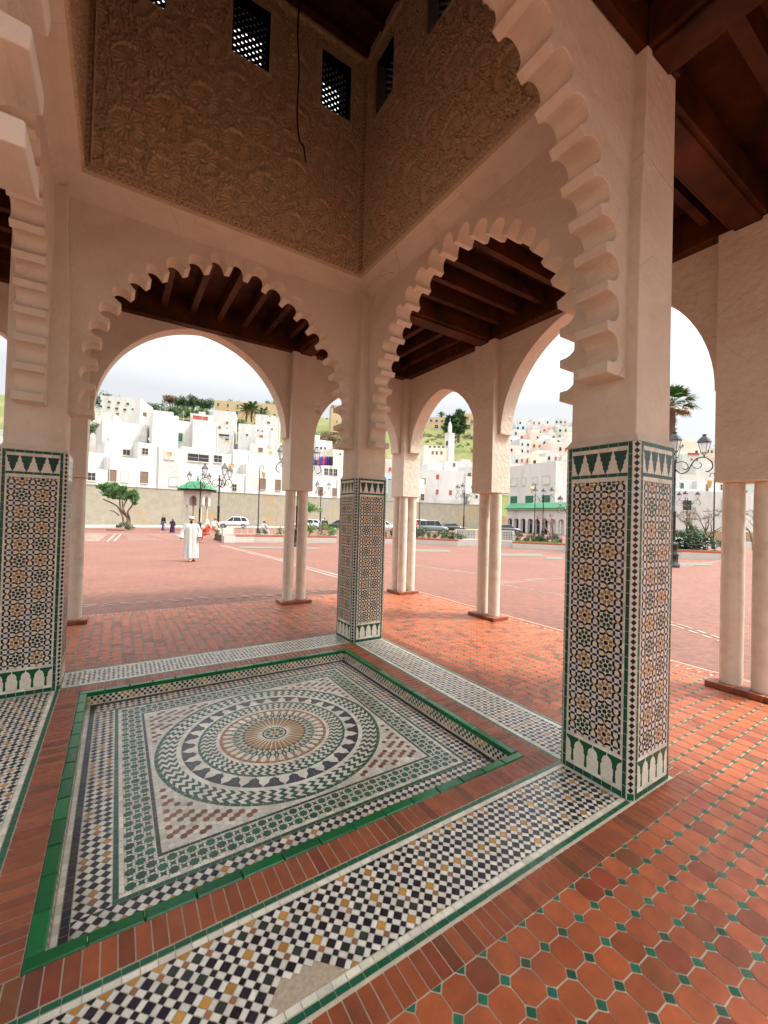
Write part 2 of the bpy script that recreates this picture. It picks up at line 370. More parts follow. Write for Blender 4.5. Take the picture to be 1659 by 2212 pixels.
# floor of the basin
bf = MB(); z = ZB
bf.poly([(RB, RB, z-.002), (S-RB, RB, z-.002), (S-RB, S-RB, z-.002), (RB, S-RB, z-.002)], (.50, .45, .36))
def frame(mb, h0, h1, c, pitch, z):   # square ring between half sizes h0 < h1
    c0, c1 = CTR-h1, CTR+h1; d = h1-h0
    line_tiles(mb, c0, c1, c0, c0+d, c, pitch, z); line_tiles(mb, c0, c1, c1-d, c1, c, pitch, z)
    line_tiles(mb, c0, c0+d, c0+d, c1-d, c, pitch, z); line_tiles(mb, c1-d, c1, c0+d, c1-d, c, pitch, z)
HB = CTR-RI     # 1.238
frame(bf, 1.234, HB, WH, .05, z); frame(bf, 1.199, 1.232, BK, .045, z)
for (x0, x1, y0, y1) in ((CTR-1.197, CTR+1.197, CTR-1.197, CTR-1.054), (CTR-1.197, CTR+1.197, CTR+1.054, CTR+1.197), (CTR-1.197, CTR-1.054, CTR-1.054, CTR+1.054), (CTR+1.054, CTR+1.197, CTR-1.054, CTR+1.054)):
    plaid(bf, x0, x1, y0, y1, .0325, .0325, z)
frame(bf, 1.029, 1.052, (.012, .10, .05), .05, z); frame(bf, 1.006, 1.029, WH, .05, z)
# star band between 1.006 and .872
def star(cx, cy, r0, r1, n=8, ph=0): return [(cx + (r0 if k % 2 == 0 else r1)*math.cos(PI*k/n+ph), cy + (r0 if k % 2 == 0 else r1)*math.sin(PI*k/n+ph)) for k in range(2*n)]
SB0, SB1 = .873, 1.006; ps = .0443
N = int(round(2*SB1/ps)); ps = 2*SB1/N
for i in range(N):
    for j in range(N):
        x, y = CTR-SB1+ps*(i+.5), CTR-SB1+ps*(j+.5)
        if max(abs(x-CTR), abs(y-CTR)) < SB0+ps*.4: continue
        g = jit((.012, .095, .045), .4)
        if (i+j) % 2 == 0: bf.poly([(a, b, z) for a, b in star(x, y, ps*.60, ps*.46, 8, PI/8)], g)
        else: bf.poly([(a, b, z) for a, b in star(x, y, ps*.50, ps*.22, 4, PI/4)], jit((.02, .085, .045), .3))
        e = .0045; bf.poly([(x+ps/2-e, y+ps/2, z+.0002), (x+ps/2, y+ps/2-e, z+.0002), (x+ps/2+e, y+ps/2, z+.0002), (x+ps/2, y+ps/2+e, z+.0002)], jit(BR))
# pale tiles under the band so that it reads white
frame(bf, .866, .873, WH, .05, z); frame(bf, .846, .866, (.02, .05, .035), .05, z)
for (x0, x1, y0, y1) in ((CTR-SB1, CTR+SB1, CTR-SB1, CTR-SB0), (CTR-SB1, CTR+SB1, CTR+SB0, CTR+SB1), (CTR-SB1, CTR-SB0, CTR-SB0, CTR+SB0), (CTR+SB0, CTR+SB1, CTR-SB0, CTR+SB0)):
    bf.poly([(x0, y0, z-.001), (x1, y0, z-.001), (x1, y1, z-.001), (x0, y1, z-.001)], (.70, .65, .54))
# hexagon field
RC = .824; hx = .0205; HF = .846
dx, dy = hx*1.5, hx*math.sqrt(3)
for i in range(-int(HF/dx)-1, int(HF/dx)+2):
    for j in range(-int(HF/dy)-1, int(HF/dy)+2):
        X, Y = i*dx, j*dy + (dy/2 if i % 2 else 0)
        if abs(X) > HF+.02 or abs(Y) > HF+.02 or math.hypot(X, Y) < RC-.02: continue
        # brown clusters at the four corners
        u_, v_ = abs(X), abs(Y)
        br = (j + (i // 2)) % 2 == 0 and (i % 2 == 0 or (j + i // 2) % 4 == 0) and u_ < HF-.045 and v_ < HF-.045 and math.hypot(X, Y) > RC+.035
        c = jit((.22, .075, .038), .4) if br else jit((.74, .68, .57), .14)
        pts = [(CTR+X+(hx-.0012)*math.cos(PI*k/3), CTR+Y+(hx-.0012)*math.sin(PI*k/3)) for k in range(6)]
        tl(bf, pts, z, c, (CTR-HF, CTR+HF, CTR-HF, CTR+HF))
def ring(mb, r0, r1, c, n=72, zz=z+.0006, jt=.15, gap=.0015):
    for k in range(n):
        a0, a1 = 2*PI*k/n, 2*PI*(k+1)/n; g = gap/r1
        mb.poly([(CTR+r*math.cos(a), CTR+r*math.sin(a), zz) for r, a in ((r0, a0+g), (r1, a0+g), (r1, a1-g), (r0, a1-g))], jit(c, jt))
def disc(mb, r, c, zz, n=96): mb.poly([(CTR+r*math.cos(2*PI*k/n), CTR+r*math.sin(2*PI*k/n), zz) for k in range(n)], c)
zc = z+.0006
disc(bf, RC-.002, (.74, .69, .58), zc-.0003)
def rp(r, a): return (CTR+r*math.cos(a), CTR+r*math.sin(a), zc)
def zig(r0, r1, n, amp, steps):
    for k in range(n):
        a = 2*PI*k/n; w = 2*PI/n*.5; L = []; Rr = []; c = jit((.012, .07, .036), .35)
        for s_ in range(steps+1):
            r = r0 + (r1-r0)*s_/steps; o_ = amp*1.15*(1 if s_ % 2 else -1)*2*PI/n
            L.append(rp(r, a+o_)); Rr.append(rp(r, a+o_+w))
        for s_ in range(steps): bf.poly([L[s_], L[s_+1], Rr[s_+1], Rr[s_]], c)
ring(bf, .800, .824, (.014, .095, .045), 80); zig(.688, .800, 72, .20, 5); ring(bf, .660, .684, WH, 80)
# dome band
nd = 30
ring(bf, .548, .656, (.036, .033, .048), nd*2, zc-.0001, .2, .0003)
for k in range(nd):
    a = 2*PI*(k+.5)/nd; w = PI/nd; c = jit(WH, .08)
    prof = [(.550, 1.0), (.562, .93), (.574, .66), (.582, .50), (.590, .52), (.604, .50), (.618, .40), (.630, .20), (.642, .07), (.655, .03)]
    bf.poly([(p[0], p[1], zc+.0002) for p in [rp(r, a+q*w) for r, q in prof] + [rp(r, a-q*w) for r, q in prof[::-1]]], c)
ring(bf, .530, .548, (.014, .095, .045), 64); zig(.424, .530, 60, .2, 5); ring(bf, .402, .422, WH, 60)
ring(bf, .372, .400, (.36, .13, .05), 48)
npt = 36
disc(bf, .375, (.010, .06, .032), zc)
for k in range(npt):
    a = 2*PI*k/npt; w = PI/npt
    def P(r, q, dz=.0004): p = rp(r, a+q*w); return (p[0], p[1], zc+dz)
    bf.poly([P(.375, 0, .0003), P(.375, 1.9, .0003), P(.33, 1.0, .0003)], jit((.42, .19, .08), .2))
    bf.poly([P(.378, .50), P(.345, .66), P(.312, .42), P(.300, 0), P(.312, -.42), P(.345, -.66), P(.378, -.50)], jit(WH, .1))
    bf.poly([P(.300, 0), P(.285, .5), P(.255, .55), P(.240, 0), P(.255, -.55), P(.285, -.5)], jit((.60, .52, .38), .1))
    bf.poly([P(.335, 1.0), P(.312, 1.35), P(.28, 1.0), P(.312, .65)], jit((.55, .48, .36), .1))
    bf.poly([P(.262, 1.0), P(.245, 1.4), P(.225, 1.0), P(.245, .6)], jit(WH, .1))
disc(bf, .225, (.36, .17, .05), zc+.0006, 72)
for k in range(npt):
    a = 2*PI*(k+.5)/npt; w = PI/npt
    def P(r, q): p = rp(r, a+q*w); return (p[0], p[1], zc+.0009)
    bf.poly([P(.09, .85), P(.226, .14), P(.226, -.14), P(.09, -.85)], jit((.66, .58, .42), .12))
for k in range(32):
    a = 2*PI*k/32
    def P(r, q): p = rp(r, a+q*PI/32); return (p[0], p[1], zc+.0011)
    bf.poly([P(.092, .95), P(.135, 0), P(.092, -.95)], jit(WH, .08))
disc(bf, .092, BK, zc+.0013, 48); disc(bf, .080, (.66, .58, .45), zc+.0015, 48)
for k in range(8):
    a = 2*PI*k/8; c = jit((.014, .12, .055), .2)
    def P(r, q): p = rp(r, a+q); return (p[0], p[1], zc+.0018)
    bf.poly([P(.028, 0), P(.045, .35), P(.066, .26), P(.073, 0), P(.066, -.26), P(.045, -.35)], c)
bf.poly([(a, b, zc+.0019) for a, b in star(CTR, CTR, .026, .018, 8)], jit((.50, .16, .05)))
BW(bf, 'mosaic_floor', mat('basin_tile', rough=.3, col=True, var=.3, scale=14, bump=.3, bscale=60, bdist=.0015, stain=.32, stain_c=(.30, .24, .16), stain_scale=3.2, spec=.3), basin)

# ================================================================== tile cladding of a pillar
def face_panel(mb, T):
    # T(s, t, e) -> point on the face at s across (0..W), t up, e outwards
    def q(pts, c, e=.0012): mb.poly([T(s_, t, e) for s_, t in pts], c)
    def rect(s0, s1, t0, t1, c, e=.0012): q([(s0, t0), (s1, t0), (s1, t1), (s0, t1)], c, e)
    g = .0013; ch = .033
    def row(s0, s1, t0, t1, c, pitch, vert=False):
        L = (t1-t0) if vert else (s1-s0); n = max(1, round(L/pitch)); p = L/n
        for k in range(n):
            if vert: rect(s0+g, s1-g, t0+k*p+g, t0+(k+1)*p-g, jit(c, .2))
            else: rect(s0+k*p+g, s0+(k+1)*p-g, t0+g, t1-g, jit(c, .2))
    GN = (.010, .085, .045); a, b = ch, W-ch
    row(a, a+.024, .0, HT, GN, .075, True); row(b-.024, b, .0, HT, GN, .075, True)
    a += .024; b -= .024
    row(a, b, 0, .035, GN, .06); row(a, b, .035, .058, WH, .06)
    row(a, b, .215, .237, WH, .06); row(a, b, HT-.232, HT-.208, WH, .06)
    row(a, b, HT-.208, HT-.185, GN, .065); row(a, b, HT-.025, HT, GN, .065); row(a, b, HT-.05, HT-.026, WH, .065)
    row(a, a+.012, .24, HT-.235, WH, .06, True); row(b-.012, b, .24, HT-.235, WH, .06, True)
    # lower dado: green ground with white domes
    rect(a, b, .058, .215, (.010, .10, .045), .0008); n = 4; p = (b-a)/n
    prof = [(.40, .0), (.40, .035), (.42, .036), (.42, .075), (.33, .085), (.36, .10), (.27, .125), (.12, .137), (.035, .140), (.03, .157)]
    for k in range(-0, n+1):
        c0 = a+p*k
        pts = [(c0+p*x, .058+y) for x, y in prof] + [(c0-p*x, .058+y) for x, y in prof[::-1]]
        pts = clip_poly(pts, a, b, 0, 9)
        q(pts, jit(WH, .06), .0014)
    # upper frieze: white ground with pointed green drops
    rect(a, b, HT-.185, HT-.05, WH, .0008); n = 4; p = (b-a)/n
    prof = [(.46, 0), (.40, .022), (.34, .034), (.38, .040), (.34, .052), (.22, .066), (.26, .074), (.17, .092), (.20, .100), (.10, .115), (.02, .134)]
    for k in range(n):
        c0 = a+p*(k+.5)
        q([(c0+p*x, HT-.051-y) for x, y in prof] + [(c0-p*x, HT-.051-y) for x, y in prof[::-1]], jit((.010, .055, .034), .15), .0014)
    # star pattern
    s0, s1, t0, t1 = a+.012, b-.012, .24, HT-.235; rect(s0, s1, t0, t1, (.76, .70, .56), .0004)
    p = (s1-s0)/2.42
    N = int((t1-t0)/p)+2
    def cp(pts, c, e=.0013):
        pp = clip_poly(pts, s0, s1, t0, t1)
        if len(pp) > 2 and area(pp) > 4e-6: q(pp, c, e)
    cs = (s0+s1)/2
    for i in (-1, 0, 1, 2):
        for j in range(-1, N+1):
            ox, oy = cs + (i-.5)*p, t0 + (j+.55)*p
            def X(x, y): return (ox+x*p, oy+y*p)
            if i in (0, 1):
                pc = GO if (i+j) % 2 else (.012, .060, .036)
                if pc is GO: pc = (.42, .19, .045)
                for k in range(8):
                    an = 2*PI*(k+.5)/8; ca, sa = math.cos(an), math.sin(an); c = jit(pc, .15)
                    cp([X(r*ca-w*sa, r*sa+w*ca) for r, w in ((.125, 0), (.17, .056), (.235, .083), (.29, .055), (.312, 0), (.29, -.055), (.235, -.083), (.17, -.056))], c)
                cp([X(a_, b_) for a_, b_ in star(0, 0, .108, .088, 8)], jit(BK, .2))
            # straps round the diamonds at (.5,0) and (0,.5)
            for (mx_, my_, sw) in ((.5, 0, 0), (0, .5, 1)):
                def Z(x, y): return X(mx_+x, my_+y) if not sw else X(mx_+y, my_+x)
                c = jit(OR, .15); cp([Z(.062, 0), Z(0, .062), Z(-.062, 0), Z(0, -.062)], c, .0015)
                for sx in (1, -1):
                    for sy in (1, -1):
                        cp([Z(sx*.035, sy*.048), Z(sx*.108, sy*.125), Z(sx*.108, sy*.295), Z(sx*.192, sy*.295), Z(sx*.192, sy*.090), Z(sx*.078, -0+sy*.004)] if False else
                           [Z(sx*.026, sy*.042), Z(sx*.100, sy*.128), Z(sx*.100, sy*.300), Z(sx*.200, sy*.300), Z(sx*.200, sy*.095), Z(sx*.080, -sy*.010)], jit((.016, .012, .026), .3))
            # corner ring
            for (ux, uy) in ((1, 0), (-1, 0), (0, 1), (0, -1)):
                vx, vy = -uy, ux
                cp([X(.5+ux*r+vx*w, .5+uy*r+vy*w) for r, w in ((.200, .105), (.200, .03), (.22, 0), (.200, -.03), (.200, -.105), (.108, -.105), (.108, -.045), (.085, 0), (.108, .045), (.108, .105))], jit(IN, .25))
def clad():
    mb = MB(); ch = .030
    # body with chamfered corners
    oct_ = [(ch, 0), (W-ch, 0), (W, ch), (W, W-ch), (W-ch, W), (ch, W), (0, W-ch), (0, ch)]
    n = 8
    vs = [(x, y, 0) for x, y in oct_] + [(x, y, HT) for x, y in oct_] 
    ins = .030
    top = [(min(max(x, ins), W-ins), min(max(y, ins), W-ins), HT+.05) for x, y in oct_]
    mb.add(vs, [(i, (i+1) % n, n+(i+1) % n, n+i) for i in range(n)], (.70, .65, .54))
    face_panel(mb, lambda s_, t, e: (s_, -e, t)); face_panel(mb, lambda s_, t, e: (W-s_, W+e, t))
    face_panel(mb, lambda s_, t, e: (W+e, s_, t)); face_panel(mb, lambda s_, t, e: (-e, W-s_, t))
    # chamfers: white strip with dark diamonds
    r2 = math.sqrt(.5); cw = ch*math.sqrt(2)
    for (mxc, myc, nx, ny) in ((ch/2, ch/2, -1, -1), (W-ch/2, ch/2, 1, -1), (W-ch/2, W-ch/2, 1, 1), (ch/2, W-ch/2, -1, 1)):
        tx, ty = -ny*r2, nx*r2
        m = 56; p = HT/m
        for k in range(m):
            t = (k+.5)*p; a = p*.47; e = .0014
            if k == 0: pts = [(-.018, -p/2), (.018, -p/2), (.018, p/2), (-.018, p/2)]; c = GR
            else: pts = [(a*.92, 0), (0, a), (-a*.92, 0), (0, -a)]; c = jit(BK, .3)
            mb.poly([(mxc+nx*r2*e+tx*u, myc+ny*r2*e+ty*u, t+v) for u, v in pts], c)
    return mb
def shaft():
    # plaster shaft above the tiles; local square 0..W, inner corner at (W, W)
    mb = MB(); rings = []
    for z, o, b in ((HT+.001, .0, 0), (HT+.012, .004, 0), (HT+.055, .028, 0), (2.9, .03, 0), (3.5, .03, .008), (4.1, .03, .04), (4.535, .03, .05)):
        rings.append([(o, o, z), (W-o-b, o, z), (W-o-b, W-o-b, z), (o, W-o-b, z)])
    vs = [p for r in rings for p in r]; n = 4
    mb.add(vs, [(i*4+j, i*4+(j+1) % 4, (i+1)*4+(j+1) % 4, (i+1)*4+j) for i in range(len(rings)-1) for j in range(4)] + [tuple(range(3, -1, -1)), tuple(range(len(vs)-4, len(vs)))])
    return mb
pav = empty('pavilion', (CTR, CTR, 0)); tag(pav, 'open square pavilion with lobed plaster arches, tiled pillars and a dark wooden ceiling', 'pavilion')
def PP(mb, name, m, parent=pav): return mb.build(name, m, parent, loc=(-CTR, -CTR, 0) if parent is pav else None)
def bevel(o, w, seg=2, ang=35):
    b = o.modifiers.new('bevel', 'BEVEL'); b.width = w; b.segments = seg; b.limit_method = 'ANGLE'; b.angle_limit = R_(ang); return o
sh = shaft().build('pillar', M_PL, pav); cl = clad().build('tile_cladding', M_TILE, sh)
bevel(sh, .007)
pil_lab = ['far central pillar clad in star tiles', 'tiled pillar nearest the camera on the right', 'front pillar with tiled lower half beside the camera', 'tiled pillar at the left edge']
for k, (px, py, rz) in enumerate(((-W, -W, 0), (-W, S+W, -90), (S+W, S+W, 180), (S+W, -W, 90))):
    o = sh if k == 0 else copy_tree(sh, pav)
    o.location = (px-CTR, py-CTR, 0); o.rotation_euler = (0, 0, R_(rz)); o['label'] = pil_lab[k]

# ------------------------------------------------------------------ lobed arches
DEEP = [(.045, 2.66), (.047, 2.90), (.058, 3.145), (.100, 3.365), (.180, 3.575), (.285, 3.765), (.420, 3.945), (.575, 4.105), (.765, 4.235), (.985, 4.355), (1.225, 4.455), (1.47, 4.49)]
DEEP = DEEP + [(S-a, b) for a, b in DEEP[::-1][1:]]
def lobe_outline():
    D = [Vector(p) for p in DEEP]; n = len(D); dep = .125
    nor = []
    for i in range(n):
        t = (D[min(i+1, n-1)]-D[max(i-1, 0)]).normalized(); nor.append(Vector((t.y, -t.x)))     # inward (towards the opening)
    tips = [(D[i]+D[i+1])/2 + ((nor[i]+nor[i+1])/2).normalized()*dep for i in range(n-1)]
    first = Vector((.165, 2.535)); last = Vector((S-.165, 2.535)); T = [first]+tips+[last]
    hw = .030; out = [(-.10, 2.50), (.165+.004, 2.50)]
    for i in range(n):
        A, B = T[i], T[i+1]; tt = (B-A).normalized(); nn = Vector((-tt.y, tt.x))    # outward
        # nn must point away from the opening centre
        if (D[i]-(A+B)/2).dot(nn) < 0: nn = -nn
        a, b = A+tt*hw, B-tt*hw; c = (a+b)/2; h = (b-a).length/2; depth = (D[i]-c).dot(nn)
        if i > 0: out.append(tuple(a))
        else: out.append((a.x, 2.57))
        a0 = Vector(out[-1])
        for k in range(1, 12):
            ph = PI*k/12; cx = -math.cos(ph); sy = math.sin(ph)**.62
            out.append(tuple(c + tt*(cx*h) + nn*(sy*depth)))
        out.append(tuple(b) if i < n-1 else (b.x, 2.57))
    out += [(S-.169, 2.50), (S+.10, 2.50)]
    return out
LO = lobe_outline()
def wall_with_opening(outline, L0, L1, ztop, T, y0, y1):
    mb = MB(); pts = [Vector((a, b)) for a, b in outline]
    ring_ = [(L0, outline[0][1])] + [tuple(p) for p in pts] + [(L1, outline[-1][1]), (L1, ztop), (L0, ztop)]
    # drop duplicates
    R = [ring_[0]]
    for p in ring_[1:]:
        if (Vector(p)-Vector(R[-1])).length > 1e-4: R.append(p)
    n = len(R)
    vs = [T(a, y0, b) for a, b in R] + [T(a, y1, b) for a, b in R]
    fs = [list(range(n)), list(range(n, 2*n))[::-1]] + [(i, n+i, n+(i+1) % n, (i+1) % n) for i in range(n)]
    mb.add(vs, fs)
    return mb
arch0 = wall_with_opening(LO, -.10, S+.10, 4.668, lambda a, y, b: (a-CTR, y-CTR, b), -.377, -.165).build('lobed_arch', M_PL, pav)
bevel(arch0, .006, 2, 30)
for k in range(1, 4):
    c = copy_tree(arch0, pav); c.rotation_euler = (0, 0, R_(90*k))
# sloping plaster between the arches and the carved panels
cw = MB()
for k in range(4):
    r = Matrix.Rotation(PI/2*k, 3, 'Z')
    pr = [(-.03-.06-.005, 4.50, -.175), (4.56, -.165)]
    prof = [(-.168, 4.50), (-.150, 4.535), (-.10, 4.575), (-.045, 4.60), (-.03, 4.62), (.024, 4.648), (.024, 4.664), (-.30, 4.664), (-.30, 4.50)]
    vs = []
    for (yy, zz) in prof:
        for sx in (-1, 1):
            vs.append(r @ Vector((sx*(CTR-yy), yy-CTR, zz)))
    n = len(prof)
    cw.add(vs, [(2*i, 2*i+1, 2*((i+1) % n)+1, 2*((i+1) % n)) for i in range(n)])
cw.build('plaster_cove', M_PL, pav)

# ------------------------------------------------------------------ carved plaster panels (real relief) with windows
ZP0, ZP1 = 4.66, 7.52
WIN = [(.235, .645), (1.265, 1.675), (2.295, 2.705)]; WZ0, WZ1 = 6.56, 7.27
def smooth_noise(h, w, cell, seed):
    r = np.random.default_rng(seed); gh, gw = int(h/cell)+3, int(w/cell)+3; g = r.random((gh, gw))
    y, x = np.mgrid[0:h, 0:w]; fy, fx = y/cell, x/cell; iy, ix = fy.astype(int), fx.astype(int); ty, tx = fy-iy, fx-ix
    ty = ty*ty*(3-2*ty); tx = tx*tx*(3-2*tx)
    return (g[iy, ix]*(1-ty)*(1-tx)+g[iy+1, ix]*ty*(1-tx)+g[iy, ix+1]*(1-ty)*tx+g[iy+1, ix+1]*ty*tx)
def carve():
    res = .0075; nx = int(S/res)+1; nz = int((ZP1-ZP0)/res)+1
    xs = np.linspace(0, S, nx); zs = np.linspace(ZP0, ZP1, nz); X, Z = np.meshgrid(xs, zs)
    U, V = X/S, Z-ZP0
    # all-over leaf and strap carving
    n1 = smooth_noise(nz, nx, 5, 1); n2 = smooth_noise(nz, nx, 7, 2); n3 = smooth_noise(nz, nx, 3, 3)
    w1 = np.abs(np.sin((n1*2.2 + n2*1.5)*PI*2.1)); n4 = smooth_noise(nz, nx, 2.2, 9); leaf = np.clip((w1-.40)*5, 0, 1)*.75 + n3*.2 + (n4 > .5)*.22
    k = 2*PI/.30
    d1 = np.abs(np.sin((X+V)*k/1.0)); d2 = np.abs(np.sin((X-V)*k/1.0)); d3 = np.abs(np.sin(X*k*1.0)); d4 = np.abs(np.sin(V*k*1.0))
    strap = np.maximum.reduce([(d1 < .16)*1., (d2 < .16)*1., (d3 < .13)*.9, (d4 < .13)*.9])
    Hh = leaf*.020 + strap*.0
    # strap polygons round the rosettes
    px, pz = .66, .62
    best = np.full(X.shape, 9.); th = np.zeros(X.shape)
    for i in range(-1, 6):
        for j in range(-1, 6):
            for (ox, oz) in ((0, 0), (px/2, pz/2)):
                cx, cz = .27+i*px+ox, .30+j*pz+oz
                if not (-.1 < cx < S+.1): continue
                d = np.hypot(X-cx, V-cz); m = d < best
                best = np.where(m, d, best); th = np.where(m, np.arctan2(V-cz, X-cx), th)
    R0 = .150
    pet = np.abs(np.cos(th*9)); 
    ros = np.clip((pet-.25)*1.6, 0, 1)*.013*np.clip(1-(best/R0)**4, 0, 1)*np.clip(best/.05, 0, 1) + np.clip(1-best/.028, 0, 1)*.012
    Hh = np.where(best < R0, ros+.002, Hh)
    rimr = np.exp(-((best-R0-.012)/.006)**2)*.009; Hh = np.maximum(Hh, rimr)
    star_r = R0+.075+.028*np.abs(((th*8/PI) % 2)-1)
    ln = np.exp(-((best-star_r)/.009)**2); Hh = np.maximum(Hh*(1-.5*np.exp(-((best-star_r)/.02)**2)), ln*.012)
    # borders: plait moulding at the bottom and the two sides
    bt = .075
    def plait(s_, t): a = np.sin(s_*2*PI/.105); return np.maximum(np.exp(-((t-.5-.3*a)/.11)**2), np.exp(-((t-.5+.3*a)/.11)**2))*.012
    b = V < bt; Hh = np.where(b, plait(X, V/bt)+.022, Hh)
    for (m, t) in ((X < bt, X/bt), (X > S-bt, (S-X)/bt)): Hh = np.where(m & ~b, plait(V, t)+.006, Hh)
    rib = (np.abs(V-bt-.012) < .010) | ((np.abs(X-bt-.01) < .008) & (V > bt)) | ((np.abs(S-X-bt-.01) < .008) & (V > bt)); Hh = np.where(rib, .026, Hh)
    Hh = np.where(V < .012, 0.018, Hh)
    for (a0, a1) in WIN:
        fr = (X > a0-.03) & (X < a1+.03) & (Z > WZ0-.03) & (Z < WZ1+.03); Hh = np.where(fr, .016, Hh)
    Hh = np.where(Z > 7.42, .03, Hh)
    hole = np.zeros(X.shape, bool)
    for (a0, a1) in WIN: hole |= (X > a0) & (X < a1) & (Z > WZ0) & (Z < WZ1)
    Hh = Hh.clip(0, .05)
    verts = np.stack([X-CTR, Hh*1.9-.014-CTR, Z], -1).reshape(-1, 3)
    idx = np.arange(nx*nz).reshape(nz, nx); hc = hole[:-1, :-1] & hole[1:, 1:] & hole[1:, :-1] & hole[:-1, 1:]
    q = np.stack([idx[:-1, :-1], idx[1:, :-1], idx[1:, 1:], idx[:-1, 1:]], -1)[~hc].reshape(-1, 4)
    me = bpy.data.meshes.new('carved_panel'); me.vertices.add(len(verts)); me.vertices.foreach_set('co', verts.astype(np.float32).ravel())
    me.loops.add(q.size); me.loops.foreach_set('vertex_index', q.astype(np.int32).ravel()); me.polygons.add(len(q))
    me.polygons.foreach_set('loop_start', np.arange(0, q.size, 4, dtype=np.int32)); me.polygons.foreach_set('loop_total', np.full(len(q), 4, dtype=np.int32))
    me.update(calc_edges=True); me.polygons.foreach_set('use_smooth', np.ones(len(q), bool)); me.flip_normals()
    me.materials.append(M_CARV)
    o = bpy.data.objects.new('carved_panel', me); COL.objects.link(o); o.parent = pav
    return o
cp0 = carve()
def lattice(a0, a1):
    mb = MB(); y = -.155; nx_, nz_ = 10, 18; wx = (a1-a0)/nx_; wz = (WZ1-WZ0)/nz_; r = min(wx, wz)*.30
    for i in range(nx_):
        for j in range(nz_):
            x0, z0 = a0+i*wx, WZ0+j*wz; cx, cz = x0+wx/2, z0+wz/2
            if (i+j) % 2 == 1 or i in (0, nx_-1) and False: 
                mb.poly([(x0-CTR, y-CTR, z0), (x0+wx-CTR, y-CTR, z0), (x0+wx-CTR, y-CTR, z0+wz), (x0-CTR, y-CTR, z0+wz)]); continue
            o_ = []; s_ = []
            for k in range(8):
                an = 2*PI*(k+.5)/8; s_.append((cx+r*1.25*math.cos(an)-CTR, y-CTR, cz+r*1.25*math.sin(an)))
                an = 2*PI*(k+.5)/8; ux, uz = math.cos(an), math.sin(an); m_ = max(abs(ux), abs(uz)); o_.append((cx+ux/m_*wx/2-CTR, y-CTR, cz+uz/m_*wz/2))
            cor = {0: (1, 1), 2: (-1, 1), 4: (-1, -1), 6: (1, -1)}
            for k in range(8):
                q = [s_[k], o_[k]]
                if k in cor: q.append((cx+cor[k][0]*wx/2-CTR, y-CTR, cz+cor[k][1]*wz/2))
                q += [o_[(k+1) % 8], s_[(k+1) % 8]]
                mb.poly(q)
    return mb
lats = []
for (a0, a1) in WIN:
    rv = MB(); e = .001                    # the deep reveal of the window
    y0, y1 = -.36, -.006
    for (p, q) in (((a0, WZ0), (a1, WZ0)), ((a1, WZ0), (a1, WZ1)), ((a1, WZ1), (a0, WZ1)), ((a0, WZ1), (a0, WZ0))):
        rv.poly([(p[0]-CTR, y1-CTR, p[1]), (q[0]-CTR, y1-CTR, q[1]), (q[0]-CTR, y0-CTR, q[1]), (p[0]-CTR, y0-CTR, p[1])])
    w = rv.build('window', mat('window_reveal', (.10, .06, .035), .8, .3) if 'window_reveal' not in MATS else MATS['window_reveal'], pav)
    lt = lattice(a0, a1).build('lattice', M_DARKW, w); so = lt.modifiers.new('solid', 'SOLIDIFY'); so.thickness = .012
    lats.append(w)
for k in range(1, 4):
    c = copy_tree(cp0, pav); c.rotation_euler = (0, 0, R_(90*k))
    for w in lats: c = copy_tree(w, pav); c.rotation_euler = (0, 0, R_(90*k))
# tower shell behind the panels and its wooden ceiling
tw = MB()
for k in range(4):
    r = Matrix.Rotation(PI/2*k, 3, 'Z')
    def bx(a0, a1, z0, z1):
        vs = [r @ Vector((x-CTR, y-CTR, zz)) for zz in (z0, z1) for y in (-.36, -.012) for x in (a0, a1)]
        tw.add(vs, [(0, 2, 3, 1), (4, 5, 7, 6), (0, 1, 5, 4), (2, 6, 7, 3), (0, 4, 6, 2), (1, 3, 7, 5)])
    lo = -.36 if k % 2 == 0 else 0; hi = S+.36 if k % 2 == 0 else S
    bx(lo, hi, 4.665, WZ0); bx(lo, hi, WZ1, 8.2)
    ed = [lo]+[e for w in WIN for e in w]+[hi]
    for i in range(0, len(ed), 2): bx(ed[i], ed[i+1], WZ0, WZ1)
PP(tw, 'tower_wall', mat('tower_plaster', (.64, .53, .44), .85)).location = (0, 0, 0)
tc_ = MB(); tc_.box(-.01, S+.01, -.01, S+.01, 7.56, 7.66)
for k in range(9): tc_.box(.02, S-.02, .05+k*.35, .13+k*.35, 7.46, 7.56)
tc_.box(-.6, S+.6, -.6, S+.6, 8.2, 8.32)
PP(tc_, 'tower_ceiling', M_WOOD)
rf = MB(); rf.add([(-.75, -.75, 8.321), (S+.75, -.75, 8.321), (S+.75, S+.75, 8.321), (-.75, S+.75, 8.321), (CTR, CTR, 9.9)], [(0, 1, 4), (1, 2, 4), (2, 3, 4), (3, 0, 4), (3, 2, 1, 0)])
PP(rf, 'tower_roof', mat('green_roof_tile', (.02, .16, .07), .35, .3, 20))

